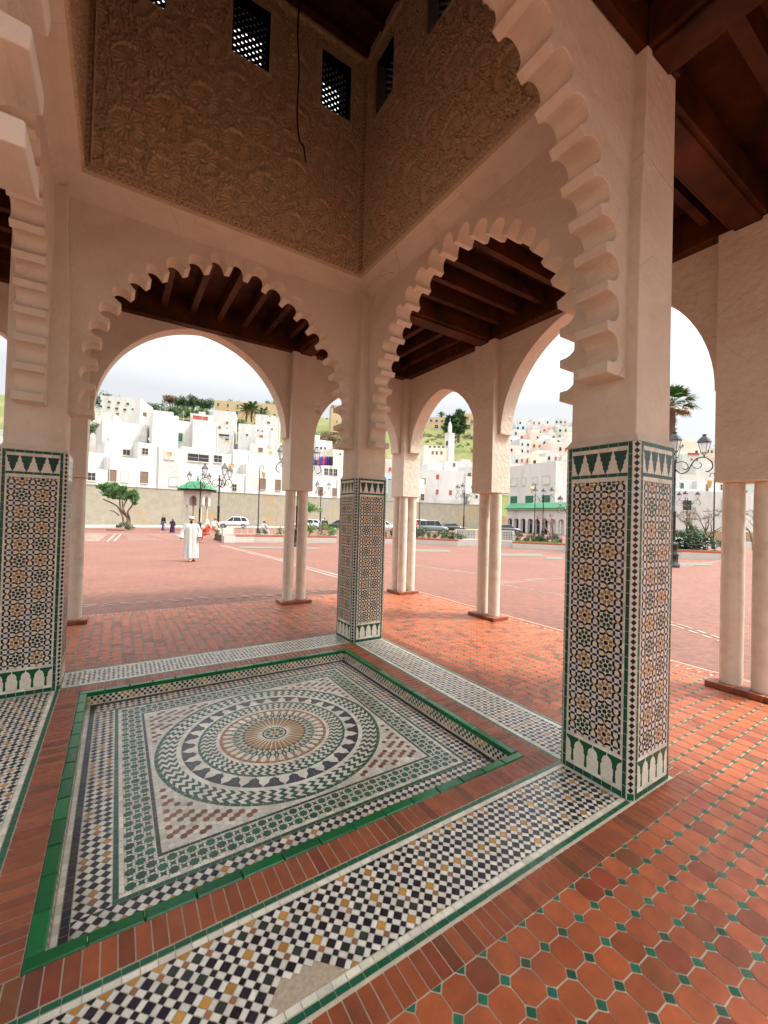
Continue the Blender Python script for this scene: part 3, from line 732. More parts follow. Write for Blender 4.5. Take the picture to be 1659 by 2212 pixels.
# ------------------------------------------------------------------ outer arcade
def arc_pts(x0, x1, zs, rise, n=22):
    a = (x1-x0)/2; c = (rise*rise-a*a)/(2*a); R = a+c; m = (x0+x1)/2; L = []
    amax = math.atan2(rise, c)
    for k in range(n+1):
        t = amax*k/n; L.append((m-(R*math.cos(t)-c), zs+R*math.sin(t)))
    return L+[(2*m-a_, b_) for a_, b_ in L[::-1][1:]]
def arcade_wall():
    mb = MB(); y1, y0 = -GD-.125, -GD-.40
    piers = [-W+.03-GD-.44+.44, 0]
    spans = [(-GD, -.44, .06, 2.98, 1.10), (0, S, .05, 3.0, 1.55), (S+.44, S+GD, .06, 2.98, 1.10)]
    R = [(OUT0+.04, 2.98)]
    for a, b, ins, zs, rise in spans:
        R.append((a, zs)); R += arc_pts(a+ins, b-ins, zs, rise); R.append((b, zs))
    R += [(OUT1-.04, 2.98), (OUT1-.04, 4.75), (OUT0+.04, 4.75)]
    n = len(R)
    vs = [(a-CTR, y0-CTR, b) for a, b in R]+[(a-CTR, y1-CTR, b) for a, b in R]
    mb.add(vs, [list(range(n)), list(range(n, 2*n))[::-1]]+[(i, n+i, n+(i+1) % n, (i+1) % n) for i in range(n)])
    return mb
aw = arcade_wall().build('outer_arch_wall', M_PL, pav); bevel(aw, .008, 2, 40)
for k in range(1, 4): c = copy_tree(aw, pav); c.rotation_euler = (0, 0, R_(90*k)); c.scale = (.9997, .9997, 1)
def pier():
    mb = MB(); h = .22; mb.box(-h, h, -h, h, 2.052, 4.80); return mb
def column(x, y):
    mb = MB(); mb.lathe([(.092, .055), (.094, .12), (.096, 1.0), (.092, 1.9), (.088, 2.049)], (x, y, 0), 28); return mb
def plinth(x0, x1, y0, y1):
    mb = MB(); n = 5 if x1-x0 > .5 else 3
    mb.box(x0+.004, x1-.004, y0+.004, y1-.004, -.004, .052, (.22, .075, .035))
    p = (x1-x0)/n
    for k in range(n):
        c = jit((.30, .085, .040), .2); mb.box(x0+k*p+.002, x0+(k+1)*p-.002, y0, y1, .001, .056, c)
    return mb
pi0 = pier().build('outer_pier', M_PL, pav); bevel(pi0, .012)
for cx in (-.125, .125): column(cx, 0).build('column', M_COLM, pi0)
bevel(plinth(-.29, .29, -.17, .17).build('plinth', M_TERRA, pi0), .006)
pc0 = pier().build('corner_pier', M_PL, pav); bevel(pc0, .012)
for cx, cy in ((.11, .11), (-.115, .11), (.11, -.115)): column(cx, cy).build('column', M_COLM, pc0)
bevel(plinth(-.25, .25, -.25, .25).build('plinth', M_TERRA, pc0), .006)
first = True; PD = -GD-.22
for k in range(4):
    r = Matrix.Rotation(PI/2*k, 3, 'Z')
    for px in (-.22, S+.22):
        o = pi0 if first else copy_tree(pi0, pav); first = False
        v = r @ Vector((px-CTR, PD-CTR, 0)); o.location = v; o.rotation_euler = (0, 0, PI/2*k)
    o = pc0 if k == 0 else copy_tree(pc0, pav)
    v = r @ Vector((PD-CTR, PD-CTR, 0)); o.location = v; o.rotation_euler = (0, 0, PI/2*k)

# ------------------------------------------------------------------ wooden gallery ceiling
def wood_beam(mb, x0, x1, y0, y1, z0, z1):
    # a main beam with a rounded lower bead on each edge
    mb.box(x0, x1, y0, y1, z0+.03, z1)
    if (x1-x0) > (y1-y0): mb.box(x0, x1, y0+.04, y1-.04, z0, z0+.03); 
    else: mb.box(x0+.04, x1-.04, y0, y1, z0, z0+.03)
zb0, zb1 = 4.50, 4.80
for k in range(4):
    r = Matrix.Rotation(PI/2*k, 3, 'Z')
    gm = MB()
    for px in (-W+.06, S+.06):
        b = MB(); wood_beam(b, px+.03, px+W-.15, -GD-.12, -W+.04, zb0, zb1)
        gm2 = MB(); gm2.add([r @ Vector((x-CTR, y-CTR, z)) for x, y, z in b.v], b.f)
        bevel(gm2.build('main_beam', M_WOOD, pav), .012)
    # wall plates along the outer and the inner wall
    for (y0, y1, x0, x1) in ((-GD-.124, -GD+.02, OUT0+.3, OUT1-.3), (-W+.04, -.385, -W, S+W)):
        b = MB(); b.box(x0, x1, y0, y1, zb0+.03, 4.928); gm2 = MB(); gm2.add([r @ Vector((x-CTR, y-CTR, z)) for x, y, z in b.v], b.f)
        gm2.build('wall_plate', M_WOOD, pav)
    b = MB(); xs_ = [-W-.35-.36*i for i in range(0)] + [.10+.391*i for i in range(8)]
    for x in xs_: b.box(x-.04, x+.04, -GD-.1, -W+.05, 4.70, 4.93)
    b.box(-W-.05, S+W+.05, -1.52, -1.40, 4.74, 4.83) if False else None
    b.box(-GD-.12-.0, S+W, -GD-.12, -W, 4.93, 4.96)
    if True:
        for i in range(5): b.box(-W-.25-.40*i-.045, -W-.25-.40*i+.045, -GD-.1, -W+.05, 4.70, 4.93)
    gm.add([r @ Vector((x-CTR, y-CTR, z+.0007*k)) for x, y, z in b.v], b.f)
    gm.build('joist_ceiling', M_WOOD, pav)
rs = MB()
for (a, b, c, d) in ((OUT0-.25, OUT1+.25, OUT0-.25, -.365), (OUT0-.25, OUT1+.25, S+.365, OUT1+.25), (OUT0-.25, -.365, -.365, S+.365), (S+.365, OUT1+.25, -.365, S+.365)): rs.box(a, b, c, d, 4.97, 5.25)
PP(rs, 'roof_slab', M_PL)

# loose cable hanging inside the tower
def pline(pts, n=6):
    out = []
    P = [Vector(p) for p in pts]
    for i in range(len(P)-1):
        p0, p1, p2, p3 = P[max(i-1, 0)], P[i], P[i+1], P[min(i+2, len(P)-1)]
        for k in range(n):
            t = k/n; out.append(.5*((2*p1)+(-p0+p2)*t+(2*p0-5*p1+4*p2-p3)*t*t+(-p0+3*p1-3*p2+p3)*t**3))
    out.append(P[-1]); return out
def along(u, v, ax, val):
    d = ray(u, v); return CAM + d*((val-CAM[ax])/d[ax])
cb = [along(u, v, 1, .55) for u, v in ((652, -40), (643, 60), (646, 150), (642, 240), (646, 300), (655, 315), (658, 332), (660, 350))]
cb = [Vector((cb[0].x, cb[0].y, 7.46))] + [p for p in cb if p.z < 7.4]
mb = MB(); mb.tube(pline(cb), .0085, 8); o = mb.build('hanging_cable', M_CABLE); tag(o, 'thin dark loose cable hanging down inside the carved plaster tower', 'cable')

# ================================================================== ground outside
def hor(u): return 1094.5 + .0273*u
def pg(u, v):                      # ground point seen at a pixel (v below the horizon)
    z = -.1; P = None
    for _ in range(12):
        r = ray(u, v); t = (z-CAM.z)/r.z; P = CAM + r*t; z = gz(P.x, P.y)
    return Vector((P.x, P.y, z))
def terr(u, d):
    f = np.interp(u, [-100, 60, 200, 1200, 1450, 2000], [1.18, 1.15, 1, 1, .80, .78])
    z = np.interp(d, [60, 83, 84, 120, 160, 200, 230, 262, 420, 900], [-1.5, -1.5, 4.2, 12.5, 23, 42.5, 55, 62, 66, 70])
    if 760 < u <= 1060: z = np.interp(d, [60, 99, 101, 120, 160, 200, 230, 262, 420, 900], [-1.5, -1.5, 4.2, 11, 22, 42.5, 55, 62, 66, 70])
    if u > 1060: z = np.interp(d, [60, 100, 118, 150, 190, 230, 300, 420, 900], [-1.5, -1.5, 6, 18, 34, 50, 60, 64, 66])
    return float(z*f if z > 0 else z)
# terrain: one sheet of polar rows about the viewing axis, reaching the horizon
us = list(range(-1500, 3400, 60)); ds = [84, 100, 120, 140, 160, 180, 200, 215, 230, 245, 262, 300, 360, 460, 700, 1100]
tm = MB(); vs = []
for d in ds:
    for u in us:
        P = on_ray(u, 1100, d); z = terr(u, d) + math.sin(u*.013+d*.05)*d*.004
        vs.append((P.x, P.y, z))
n = len(us)
tm.add(vs, [(i*n+j, i*n+j+1, (i+1)*n+j+1, (i+1)*n+j) for i in range(len(ds)-1) for j in range(n-1)], None, True)
o = tm.build('hillside', mat('hill_grass', (.11, .125, .02), .95, .3, .12, .4, 3, .2, c2=(.085, .10, .025), stain=1, stain_c=(.26, .19, .10), stain_scale=.06)); tag(o, kind='structure')
# plaza
pm = MB(); xs = list(np.linspace(-75, 55, 66)); ys = list(np.linspace(-100, 40, 71))
hole0, hole1 = PV0-.02, PV1+.02
xs = sorted(set([round(float(x), 3) for x in xs if not (hole0-.9 < x < hole0 or hole1 < x < hole1+.9)] + [hole0, hole1])); ys = sorted(set([round(float(y), 3) for y in ys if not (hole0-.9 < y < hole0 or hole1 < y < hole1+.9)] + [hole0, hole1]))
for i in range(len(xs)-1):
    for j in range(len(ys)-1):
        x0, x1, y0, y1 = xs[i], xs[i+1], ys[j], ys[j+1]
        if x0 >= hole0-.001 and x1 <= hole1+.001 and y0 >= hole0-.001 and y1 <= hole1+.001: continue
        pm.add([(a, b, gz(a, b)-.008) for a, b in ((x0, y0), (x1, y0), (x1, y1), (x0, y1))], [(0, 1, 2, 3)])
m = mat('plaza_paving', (.205, .078, .045), .75, .25, .35, .35, 14, .006, c2=(.155, .056, .033), stain=.35, stain_c=(.17, .085, .06), stain_scale=.25)
# small pavers
nd_ = m.node_tree.nodes; lk = m.node_tree.links; p = nd_['Principled BSDF']; old = p.inputs['Base Color'].links[0].from_socket
tc = nd_.new('ShaderNodeTexCoord'); mp = nd_.new('ShaderNodeMapping'); mp.inputs['Rotation'].default_value = (0, 0, R_(32)); lk.new(tc.outputs['Object'], mp.inputs[0])
br = nd_.new('ShaderNodeTexBrick'); br.inputs['Scale'].default_value = 4.6; br.inputs['Mortar Size'].default_value = .012; br.inputs['Color1'].default_value = (1.0, 1, 1, 1); br.inputs['Color2'].default_value = (.50, .45, .42, 1); br.inputs['Mortar'].default_value = (.45, .42, .38, 1); br.inputs['Bias'].default_value = -.25
lk.new(mp.outputs[0], br.inputs[0]); mm = nd_.new('ShaderNodeMixRGB'); mm.blend_type = 'MULTIPLY'; mm.inputs[0].default_value = .9; lk.new(old, mm.inputs[1]); lk.new(br.outputs[0], mm.inputs[2]); lk.new(mm.outputs[0], p.inputs['Base Color'])
o = pm.build('plaza', m); tag(o, kind='structure')
# far flat ground to the horizon, under everything
fg = MB(); fg.poly([(-1800, -1800, -.9), (1800, -1800, -.9), (1800, 1800, -.9), (-1800, 1800, -.9)])
o = fg.build('ground', mat('far_ground', (.34, .28, .20), .9)); tag(o, kind='structure')
# painted / inlaid pale lines
ln = MB()
def gline(pts, w, col, dash=None, off=0, z=.006):
    P = [pg(*p) for p in pts]
    for a, b in zip(P[:-1], P[1:]):
        d = (b-a); L = d.length; t = d.normalized(); nrm = Vector((-t.y, t.x, 0)).normalized()
        step = dash[0]+dash[1] if dash else .9; k = 0.
        while k < L-.05:
            e = min(k+(dash[0] if dash else step), L); q = []
            for s_, o_ in ((k, off-w/2), (e, off-w/2), (e, off+w/2), (k, off+w/2)):
                p_ = a+t*s_+nrm*o_; q.append((p_.x, p_.y, gz(p_.x, p_.y)-.008+z))
            ln.poly(q, jit(col, .25)); k += step
PW = (.31, .23, .18)
for of in (-.07, .07):
    gline([(100, 1313), (600, 1284), (727, 1272)], .05, PW, (.16, .09), of)
    gline([(1075, 1262), (1215, 1286), (1330, 1312), (1470, 1352), (1600, 1396)], .05, PW, (.16, .09), of)
for of in (-.12, .12):
    gline([(480, 1178), (614, 1211), (727, 1244), (790, 1262)], .09, PW, None, of)
    gline([(840, 1214), (905, 1222), (1060, 1243)], .06, PW, None, of); gline([(1060, 1260), (1215, 1247)], .05, PW, None, of)
for of in (-.1, .1): gline([(1470, 1224), (1570, 1209)], .06, PW, None, of)
gline([(150, 1170), (470, 1166)], .10, PW); gline([(150, 1152), (470, 1155)], .25, (.50, .42, .34))
for (a, b) in (((232, 1169), (250, 1153)), ((246, 1169), (262, 1153)), ((380, 1155), (415, 1166))): gline([a, b], .13, PW)
for k in range(9): gline([(172+k*4.6, 1168-(k % 2)*3), (182+k*6, 1154)], .22, PW, (.5, .4))
for k in range(5): gline([(270+k*2, 1155+k*2.7), (430-k*4, 1155.5+k*2.6)], .12, (.52, .46, .38), (1.2+.2*k, .5))
o = ln.build('pale_stone_line', mat('pale_stone', rough=.7, col=True, var=.2, scale=8)); tag(o, kind='structure')
# patches of cobbles let into the plaza
cbm = MB()
for (u0, u1, v, h) in ((517, 640, 1182, 2.3), (660, 690, 1184, 2), (895, 972, 1189, 2.6), (1080, 1172, 1198, 2.8), (1180, 1216, 1205, 2.6), (1468, 1540, 1218, 3)):
    q = [pg(u0, v-h), pg(u1, v-h+1), pg(u1, v+h+1), pg(u0, v+h)]
    cbm.poly([(p_.x, p_.y, p_.z+.002) for p_ in q])
o = cbm.build('cobble_patch', mat('cobble', (.16, .145, .115), .9, .35, 6, .6, 12, .02, c2=(.10, .095, .07))); tag(o, kind='structure')
# pale road / pavement at the foot of the old wall
def wd(u): return float(np.interp(u, [-600, -50, 180, 600, 900, 1034, 1100, 1300], [38, 47, 56, 73, 90, 94, 95.5, 97]))
rdm = MB()
for u in range(-400, 1240, 40):
    q = []
    for (uu, dd) in ((u, wd(u)-9), (u+40, wd(u+40)-9), (u+40, wd(u+40)+1), (u, wd(u)+1)):
        P = gp(uu, dd); q.append((P.x, P.y, -.494))
    rdm.poly(q)
o = rdm.build('road', mat('road_dust', (.36, .32, .25), .9, .25, .5, .3, 10, .01)); tag(o, kind='structure')

# ================================================================== old retaining wall
def vwall(mb, us_, dfun, z0, z1, th, col=None):
    P = [on_ray(u, 1110, dfun(u)) for u in us_]
    for a, b in zip(P[:-1], P[1:]):
        t = Vector((b.x-a.x, b.y-a.y, 0)).normalized(); nr = Vector((-t.y, t.x, 0))
        if nr.dot(FW) < 0: nr = -nr
        mb.obox((a.x, a.y, z0), (b.x-a.x, b.y-a.y, 0), nr*th, (0, 0, z1-z0), col)
wm = MB(); vwall(wm, [-600, -50, 180, 390, 600, 750, 900, 1034, 1072], wd, -.9, 4.93, 1.6)
M_OLDW = mat('old_wall_render', (.32, .285, .225), .9, .2, 1.2, .5, 3, .05, c2=(.24, .21, .16), stain=1, stain_c=(.40, .225, .07), stain_scale=.14)
o = wm.build('retaining_wall', M_OLDW); tag(o, 'long old ochre and grey retaining wall below the white houses', 'wall')
cp_ = MB(); P0 = None
vwall(cp_, [-600, -50, 180, 390, 600, 750, 900, 1034, 1072], lambda u: wd(u)-.06, 4.932, 5.02, 1.75); cp_.build('coping', M_OLDW, o)
w2 = MB(); vwall(w2, [1074, 1100, 1180], lambda u: 96, -.9, 2.6, .6)
o = w2.build('low_wall', mat('ochre_render', (.52, .38, .20), .9, .2, .8, .4, 3, .03, stain=.4, stain_c=(.4, .3, .2))); tag(o, 'low ochre wall beside the white building with green shutters', 'wall')

# ================================================================== white houses
M_WW = mat('whitewash', (.58, .57, .54), .85, .10, .35, .3, 4, .03, c2=(.49, .475, .445), stain=.6, stain_c=(.29, .265, .23), stain_scale=.6, stretch=(1, 1, .3))
M_WC = mat('whitewash_cream', (.70, .62, .50), .85, .12, .35, .3, 4, .03, stain=.3, stain_c=(.5, .4, .3), stain_scale=.3)
M_WG = mat('whitewash_grey', (.55, .54, .52), .85, .12, .35, .3, 4, .03, stain=.3, stain_c=(.4, .38, .35), stain_scale=.3)
M_WB = mat('whitewash_blue', (.58, .66, .74), .85, .12, .35, .3, 4, .03, stain=.2, stain_c=(.5, .5, .5))
M_WP = mat('whitewash_pink', (.68, .50, .43), .85, .12, .35, .3, 4, .03, stain=.2, stain_c=(.5, .4, .4))
M_FORT = mat('fort_render', (.50, .38, .22), .9, .22, .2, .4, 2, .06, c2=(.42, .31, .18), stain=.5, stain_c=(.33, .24, .16), stain_scale=.15)
M_GLASS = mat('dark_glass', (.03, .035, .04), .12, .2, 3, 0)
M_SH_G = mat('green_shutter', (.015, .13, .06), .5, .2, 8, .1); M_SH_B = mat('brown_shutter', (.20, .13, .08), .6, .2, 8, .1); M_SH_R = mat('red_shutter', (.40, .08, .05), .6, .2, 8, .1)
M_SH_W = mat('pale_shutter', (.60, .58, .52), .6, .2, 8, .1); M_FR = mat('window_frame_paint', (.50, .46, .38), .6, .2, 8, .1); M_RT = mat('roof_terracotta', (.42, .12, .06), .7, .25, 2, .3, 8, .03)
M_GT = mat('green_glazed_roof', (.02, .20, .08), .3, .3, 3, .3, 10, .03)
M_BT = mat('tank_plastic', (.05, .08, .14), .5, .2, 5, .1); M_METL = mat('grey_metal', (.45, .45, .44), .45, .2, 5, .1)
KM = {'d': M_GLASS, 'g': M_SH_G, 'b': M_SH_B, 'r': M_SH_R, 'w': M_SH_W}
class Fac:
    """a facade: vertical rectangle between two ground points seen at columns u0,u1 at depths d0,d1"""
    def __init__(s, u0, d0, u1, d1):
        a, b = on_ray(u0, 1110, d0), on_ray(u1, 1110, d1); s.a = Vector((a.x, a.y, 0)); s.L = (Vector((b.x, b.y, 0))-s.a).length
        s.t = (Vector((b.x, b.y, 0))-s.a).normalized(); s.n = Vector((s.t.y, -s.t.x, 0))
        if s.n.dot(FW) > 0: s.n = -s.n
    def sz(s, u, v):
        r = ray(u, v); k = (s.a-Vector((CAM.x, CAM.y, 0))).dot(s.n)/Vector((r.x, r.y, 0)).dot(s.n); P = CAM+r*k
        return (P-s.a).dot(s.t), P.z
    def P(s, q, z, out=0): v = s.a+s.t*q+s.n*out; return Vector((v.x, v.y, z))
def windows_on(F, root, rects, sill=True):
    for (u0, v0, u1, v1, k) in rects:
        s0, z1 = F.sz(u0, v0); s1, _ = F.sz(u1, v0); _, z0 = F.sz((u0+u1)/2, v1)
        if s1 < s0: s0, s1 = s1, s0
        if s1-s0 > 20 or z1-z0 < .1: continue
        fw = min(.09, (s1-s0)*.12); fm = MB()
        for (a, b, c, d) in ((s0-fw, s0, z0-fw, z1+fw), (s1, s1+fw, z0-fw, z1+fw), (s0, s1, z1, z1+fw), (s0, s1, z0-fw, z0)):
            fm.obox(F.P(a, c), F.t*(b-a), F.n*.06, (0, 0, d-c))
        if k in 'dgb' and s1-s0 > .5:
            mid = (s0+s1)/2; fm.obox(F.P(mid-.02, z0), F.t*.04, F.n*.045, (0, 0, z1-z0)); 
            if z1-z0 > .9: fm.obox(F.P(s0, (z0+z1)/2-.02), F.t*(s1-s0), F.n*.043, (0, 0, .04))
        w = fm.build('window', M_FR if k not in 'gbr' else KM[k], root)
        pn = MB(); pn.obox(F.P(s0, z0), F.t*(s1-s0), F.n*.022, (0, 0, z1-z0)); pn.build('pane' if k == 'd' else 'shutter', KM[k], w)
        if sill and (s1-s0) > .8:
            sm_ = MB(); sm_.obox(F.P(s0-.1, z0-fw-.07), F.t*(s1-s0+.2), F.n*.14, (0, 0, .07)); sm_.build('sill', M_WW, w)
def house(label, u0, d0, u1, d1, vt, zb, back, wins=(), m=None, par=.35, name='house', cat='house', vt1=None, group=None, extras=None):
    F = Fac(u0, d0, u1, d1); zt = zat(u0, vt, d0); 
    if isinstance(zb, tuple): zb = zat(u0, zb[0], d0)
    o_ = F.P(F.L/2, zb); root = empty(name, o_); tag(root, label, cat, group)
    F.a -= o_ * 1; F.a.z = 0
    class G(Fac): pass
    mb = MB(); t, n = F.t, F.n; m = m or M_WW
    z0, z1 = 0, zt-zb
    mb.obox(F.P(0, z0), t*F.L, -n*back, (0, 0, z1-par))
    th = .22
    if par > 0:
        mb.obox(F.P(0, z1-par+.001), t*F.L, -n*th, (0, 0, par)); mb.obox(F.P(0, z1-par+.001)-n*(back-th), t*F.L, -n*th, (0, 0, par))
        mb.obox(F.P(0, z1-par+.001)-n*th, t*th, -n*(back-2*th), (0, 0, par)); mb.obox(F.P(F.L-th, z1-par+.001)-n*th, t*th, -n*(back-2*th), (0, 0, par))
    wl = mb.build('wall', m, root)
    # windows: recompute the facade in local coordinates
    class L_: pass
    g = L_(); base = Fac(u0, d0, u1, d1)
    def sz(u, v): s_, z = base.sz(u, v); return s_, z-zb
    g.sz = sz; g.t = F.t; g.n = F.n; g.P = F.P
    windows_on(g, root, wins)
    R_h = random.Random(label); Lh = F.L
    if back > 5 and name == 'house':
        if R_h.random() < .6:
            a = MB(); q = Lh*R_h.uniform(.2, .8); bp_ = F.P(q, z1-par)-n*R_h.uniform(1, 4); a.tube([bp_, bp_+Vector((0, 0, 2.4))], .03, 5)
            for k in range(4): a.tube([bp_+Vector((0, 0, 1.7+.2*k))-t*(.5-.08*k), bp_+Vector((0, 0, 1.7+.2*k))+t*(.5-.08*k)], .016, 4)
            a.build('aerial', M_METL, root)
        if False:
            a = MB(); q = Lh*R_h.uniform(.15, .85); bp_ = F.P(q, z1-par)-n*2.2; a.lathe([(.45, 0), (.48, .1), (.48, .95), (.2, 1.1)], bp_, 12); a.build('water_tank', M_BT, root)
        if R_h.random() < .7 and z1 > 3:
            a = MB(); q = Lh*R_h.choice((.03, .97)); a.tube([F.P(q, z1-par, .07), F.P(q, .1, .07)], .05, 6); a.build('drainpipe', M_METL, root)
        if R_h.random() < .6:
            a = MB(); q0 = Lh*R_h.uniform(.1, .4); w_q = Lh*R_h.uniform(.25, .45); a.obox(F.P(q0, z1-par)-n*(back*.45), t*w_q, -n*back*.3, (0, 0, R_h.uniform(1.2, 2.3))); a.build('roof_room', m, root)
    root['_f'] = 0; del root['_f']
    return root, g, z1
c1 = lambda x, y: (164.6+.26454*x, 811.9+.26454*y)
c2 = lambda x, y: (548.6+.19843*x, 811.9+.19843*y)
c3 = lambda x, y: (822.9+.26454*x, 811.9+.26454*y)
c4 = lambda x, y: (1426.4+.19848*x, 811.9+.19848*y)
def W_(cf, *rs): return [(*cf(a, b), *cf(c, d), k) for a, b, c, d, k in rs]
def hs_(cf, x0, x1, yt, label, zb=4.6, off=1.0, back=8, wins=(), m=None, d=None, par=.3, **kw):
    u0, u1 = cf(x0, 0)[0], cf(x1, 0)[0]; vt = cf(0, yt)[1]
    d0 = (wd(u0)+off) if d is None else d; d1 = (wd(u1)+off) if d is None else d + (wd(u1)-wd(u0))*.9
    return house(label, u0, d0, u1, d1, vt, zb, back, W_(cf, *wins), m, par, **kw)
hs_(c1, -60, 247, 742, 'low white house with one grilled window, first above the wall on the left', wins=[(95, 790, 157, 853, 'd')])
hs_(c1, 60, 250, 620, 'stepped grey-white upper floor behind the low house at the left end', off=4, back=9)
hs_(c1, 251, 484, 652, 'stained white house with two tall brown windows under a terrace', wins=[(270, 768, 325, 858, 'b'), (372, 775, 427, 862, 'w')])
hs_(c1, 215, 484, 530, 'white upper room with a dark square opening above the stained terrace', off=4.2, wins=[(383, 600, 438, 647, 'd')])
hs_(c1, 486, 655, 540, 'white house with an open casement above a tall brown window', wins=[(540, 590, 587, 642, 'd'), (530, 785, 584, 872, 'b')])
hs_(c1, 190, 322, 362, 'blank grey weathered block behind the stained white house', off=10, back=10, m=M_WG)
hs_(c1, 323, 560, 373, 'blank weathered white block left of the tallest white tower house', off=11, back=10)
r_, g_, h_ = hs_(c1, 600, 812, 300, 'tallest blank white tower house with satellite dish, middle of the left view', off=7, back=12)
hs_(c1, 658, 1250, 577, 'wide weathered white house with two large open terrace windows', wins=[(725, 620, 800, 678, 'w'), (913, 632, 1083, 698, 'd'), (1126, 648, 1190, 705, 'd'), (763, 828, 829, 892, 'w')], par=.5)
hs_(c1, 811, 932, 362, 'narrow recessed white house with a green window between two blank blocks', off=9, back=8, wins=[(812, 468, 865, 530, 'g')])
hs_(c1, 932, 1135, 355, 'blank stained white block right of the recessed green window', off=7, back=12)
hs_(c1, 905, 1100, 302, 'distant white house with red awning behind the blank block', off=35, zb=10, wins=[(957, 325, 1073, 356, 'r')])
hs_(c1, 530, 765, 268, 'distant white house with one small window behind the tower house', off=35, zb=10, wins=[(548, 300, 572, 328, 'b')])
hs_(c1, 1222, 1376, 792, 'low white lean-to house with a small grilled window beside a drainpipe', wins=[(1276, 885, 1309, 940, 'd')])
hs_(c1, 1378, 1800, 714, 'long low white house with tall brown windows on the wall', wins=[(1506, 840, 1546, 924, 'b'), (1630, 850, 1668, 934, 'b')])
hs_(c1, 1262, 1400, 598, 'grey-sided white house behind the drainpipe', off=5, m=M_WG)
hs_(c1, 1385, 1640, 632, 'white upper floor set back above the long low house', off=5)
hs_(c2, 560, 905, 1080, 'white house with two brown windows above the wall beside a street lamp', zb=4.6, wins=[(708, 1212, 748, 1302, 'b'), (860, 1226, 900, 1308, 'b')])
hs_(c2, 718, 962, 1002, 'white terrace house with three dark glazed panels', off=3.5, wins=[(766, 1006, 806, 1080, 'd'), (820, 1010, 855, 1086, 'd'), (866, 1014, 906, 1090, 'd')])
hs_(c2, 640, 830, 690, 'white house with small windows below the rock outcrop', off=30, zb=9, wins=[(680, 772, 700, 796, 'd'), (722, 774, 742, 800, 'd'), (765, 776, 785, 802, 'd'), (755, 832, 776, 862, 'w')])
hs_(c2, 842, 1010, 780, 'plain cream house right of the hanging yellow cloth', off=20, zb=8, wins=[(932, 840, 948, 862, 'd')], m=M_WC)
# middle and right arches (crop c3)
hs_(c3, 330, 690, 760, 'big plain white house with three small red windows above the wall', off=3, zb=4.4, wins=[(455, 808, 472, 842, 'r'), (452, 930, 468, 964, 'r'), (560, 936, 577, 970, 'r'), (333, 836, 364, 884, 'd')], back=10, vt1=770)
hs_(c3, 180, 350, 830, 'white house with dark windows half hidden by the triple columns', off=1.5, zb=4.4, wins=[(326, 965, 352, 1018, 'd')])
hs_(c3, 330, 500, 700, 'grey stepped house behind the plain white house', off=12, zb=6, m=M_WG)
hs_(c3, 505, 620, 692, 'white house with a shuttered window on the slope', off=16, zb=7, wins=[(590, 712, 606, 740, 'd')])
hs_(c3, 690, 780, 820, 'small cream house with terrace plants beside the outer pier', off=6, zb=4.4, m=M_WC)
hs_(c3, 720, 830, 960, 'low white annex with a pale shutter on the wall', off=1.4, zb=4.4, wins=[(712, 975, 738, 1018, 'w'), (775, 975, 790, 1000, 'd')])

# big white block, fort, minaret, right-hand buildings
hs_(c1, 165, 492, 158, 'large white apartment block high on the left hillside', zb=30, d=175, back=16, par=.6, wins=[(185+75*i, 195+8*i, 207+75*i, 214+8*i, 'd') for i in range(4)]+[(188+66*i, 240+9*i, 212+66*i, 258+9*i, 'd') for i in range(4)]+[(328, 302, 350, 316, 'd'), (455, 265, 468, 280, 'd')])
hs_(c1, 90, 275, 292, 'white house with small square window below the large apartment block', zb=20, d=140, wins=[(120, 352, 138, 370, 'd'), (190, 300, 205, 312, 'w')])
r_, g_, h_ = hs_(c1, 1100, 1800, 197, 'long ochre fort-like barracks with arched windows on the hilltop', zb=44, d=214, back=22, m=M_FORT, par=.8, name='old_barracks', cat='barracks', wins=[(1153+79*i, 222+6*i, 1168+79*i, 248+6*i, 'd') for i in range(6)]+[(1228, 280, 1246, 308, 'd'), (1307, 286, 1323, 316, 'd'), (1460, 300, 1475, 322, 'b'), (1612, 310, 1628, 336, 'd')])
hs_(c2, 810, 980, 312, 'ochre tower wing of the barracks with a pair of arched windows', zb=40, d=190, m=M_FORT, par=.5, name='tower_building', cat='tower', wins=[(842, 320, 855, 350, 'd'), (860, 320, 873, 350, 'd'), (785, 458, 802, 476, 'd'), (896, 488, 912, 512, 'd')])
hs_(c3, 340, 560, 334, 'ochre hilltop villa with arcaded windows and red tiled roof', zb=42, d=212, m=M_FORT, par=.3, name='villa', cat='villa', wins=[(400+45*i, 356+2*i, 420+45*i, 376+2*i, 'd') for i in range(3)]+[(488, 404, 502, 426, 'd'), (440, 400, 468, 428, 'd')])
hs_(c3, 660, 790, 305, 'ruined ochre rampart on the hilltop behind the cypress', zb=40, d=216, m=M_FORT, par=.1, name='rampart', cat='ruin', wins=[(692, 336, 716, 358, 'b'), (734, 360, 758, 388, 'b')])
hs_(c3, 340, 580, 566, 'cream mosque hall with a crenellated top below the minaret', zb=14, d=140, m=M_WC, par=.6, name='mosque', cat='mosque', wins=[(416, 615, 430, 640, 'b'), (449, 616, 463, 642, 'b'), (487, 616, 501, 642, 'b')]+[(392+36*i, 572+.5*i, 410+36*i, 586+.5*i, 'd') for i in range(5)])
hs_(c1, 1092, 1270, 278, 'tall plain white house with three tiny windows below the ochre barracks', zb=12, d=140, wins=[(1225, 375, 1240, 392, 'b'), (1222, 425, 1238, 440, 'd'), (1163, 412, 1180, 430, 'r')])
hs_(c1, 1440, 1546, 312, 'white house with a bare side wall just under the short palm', zb=20, d=165, wins=[(1452, 380, 1462, 392, 'd')])
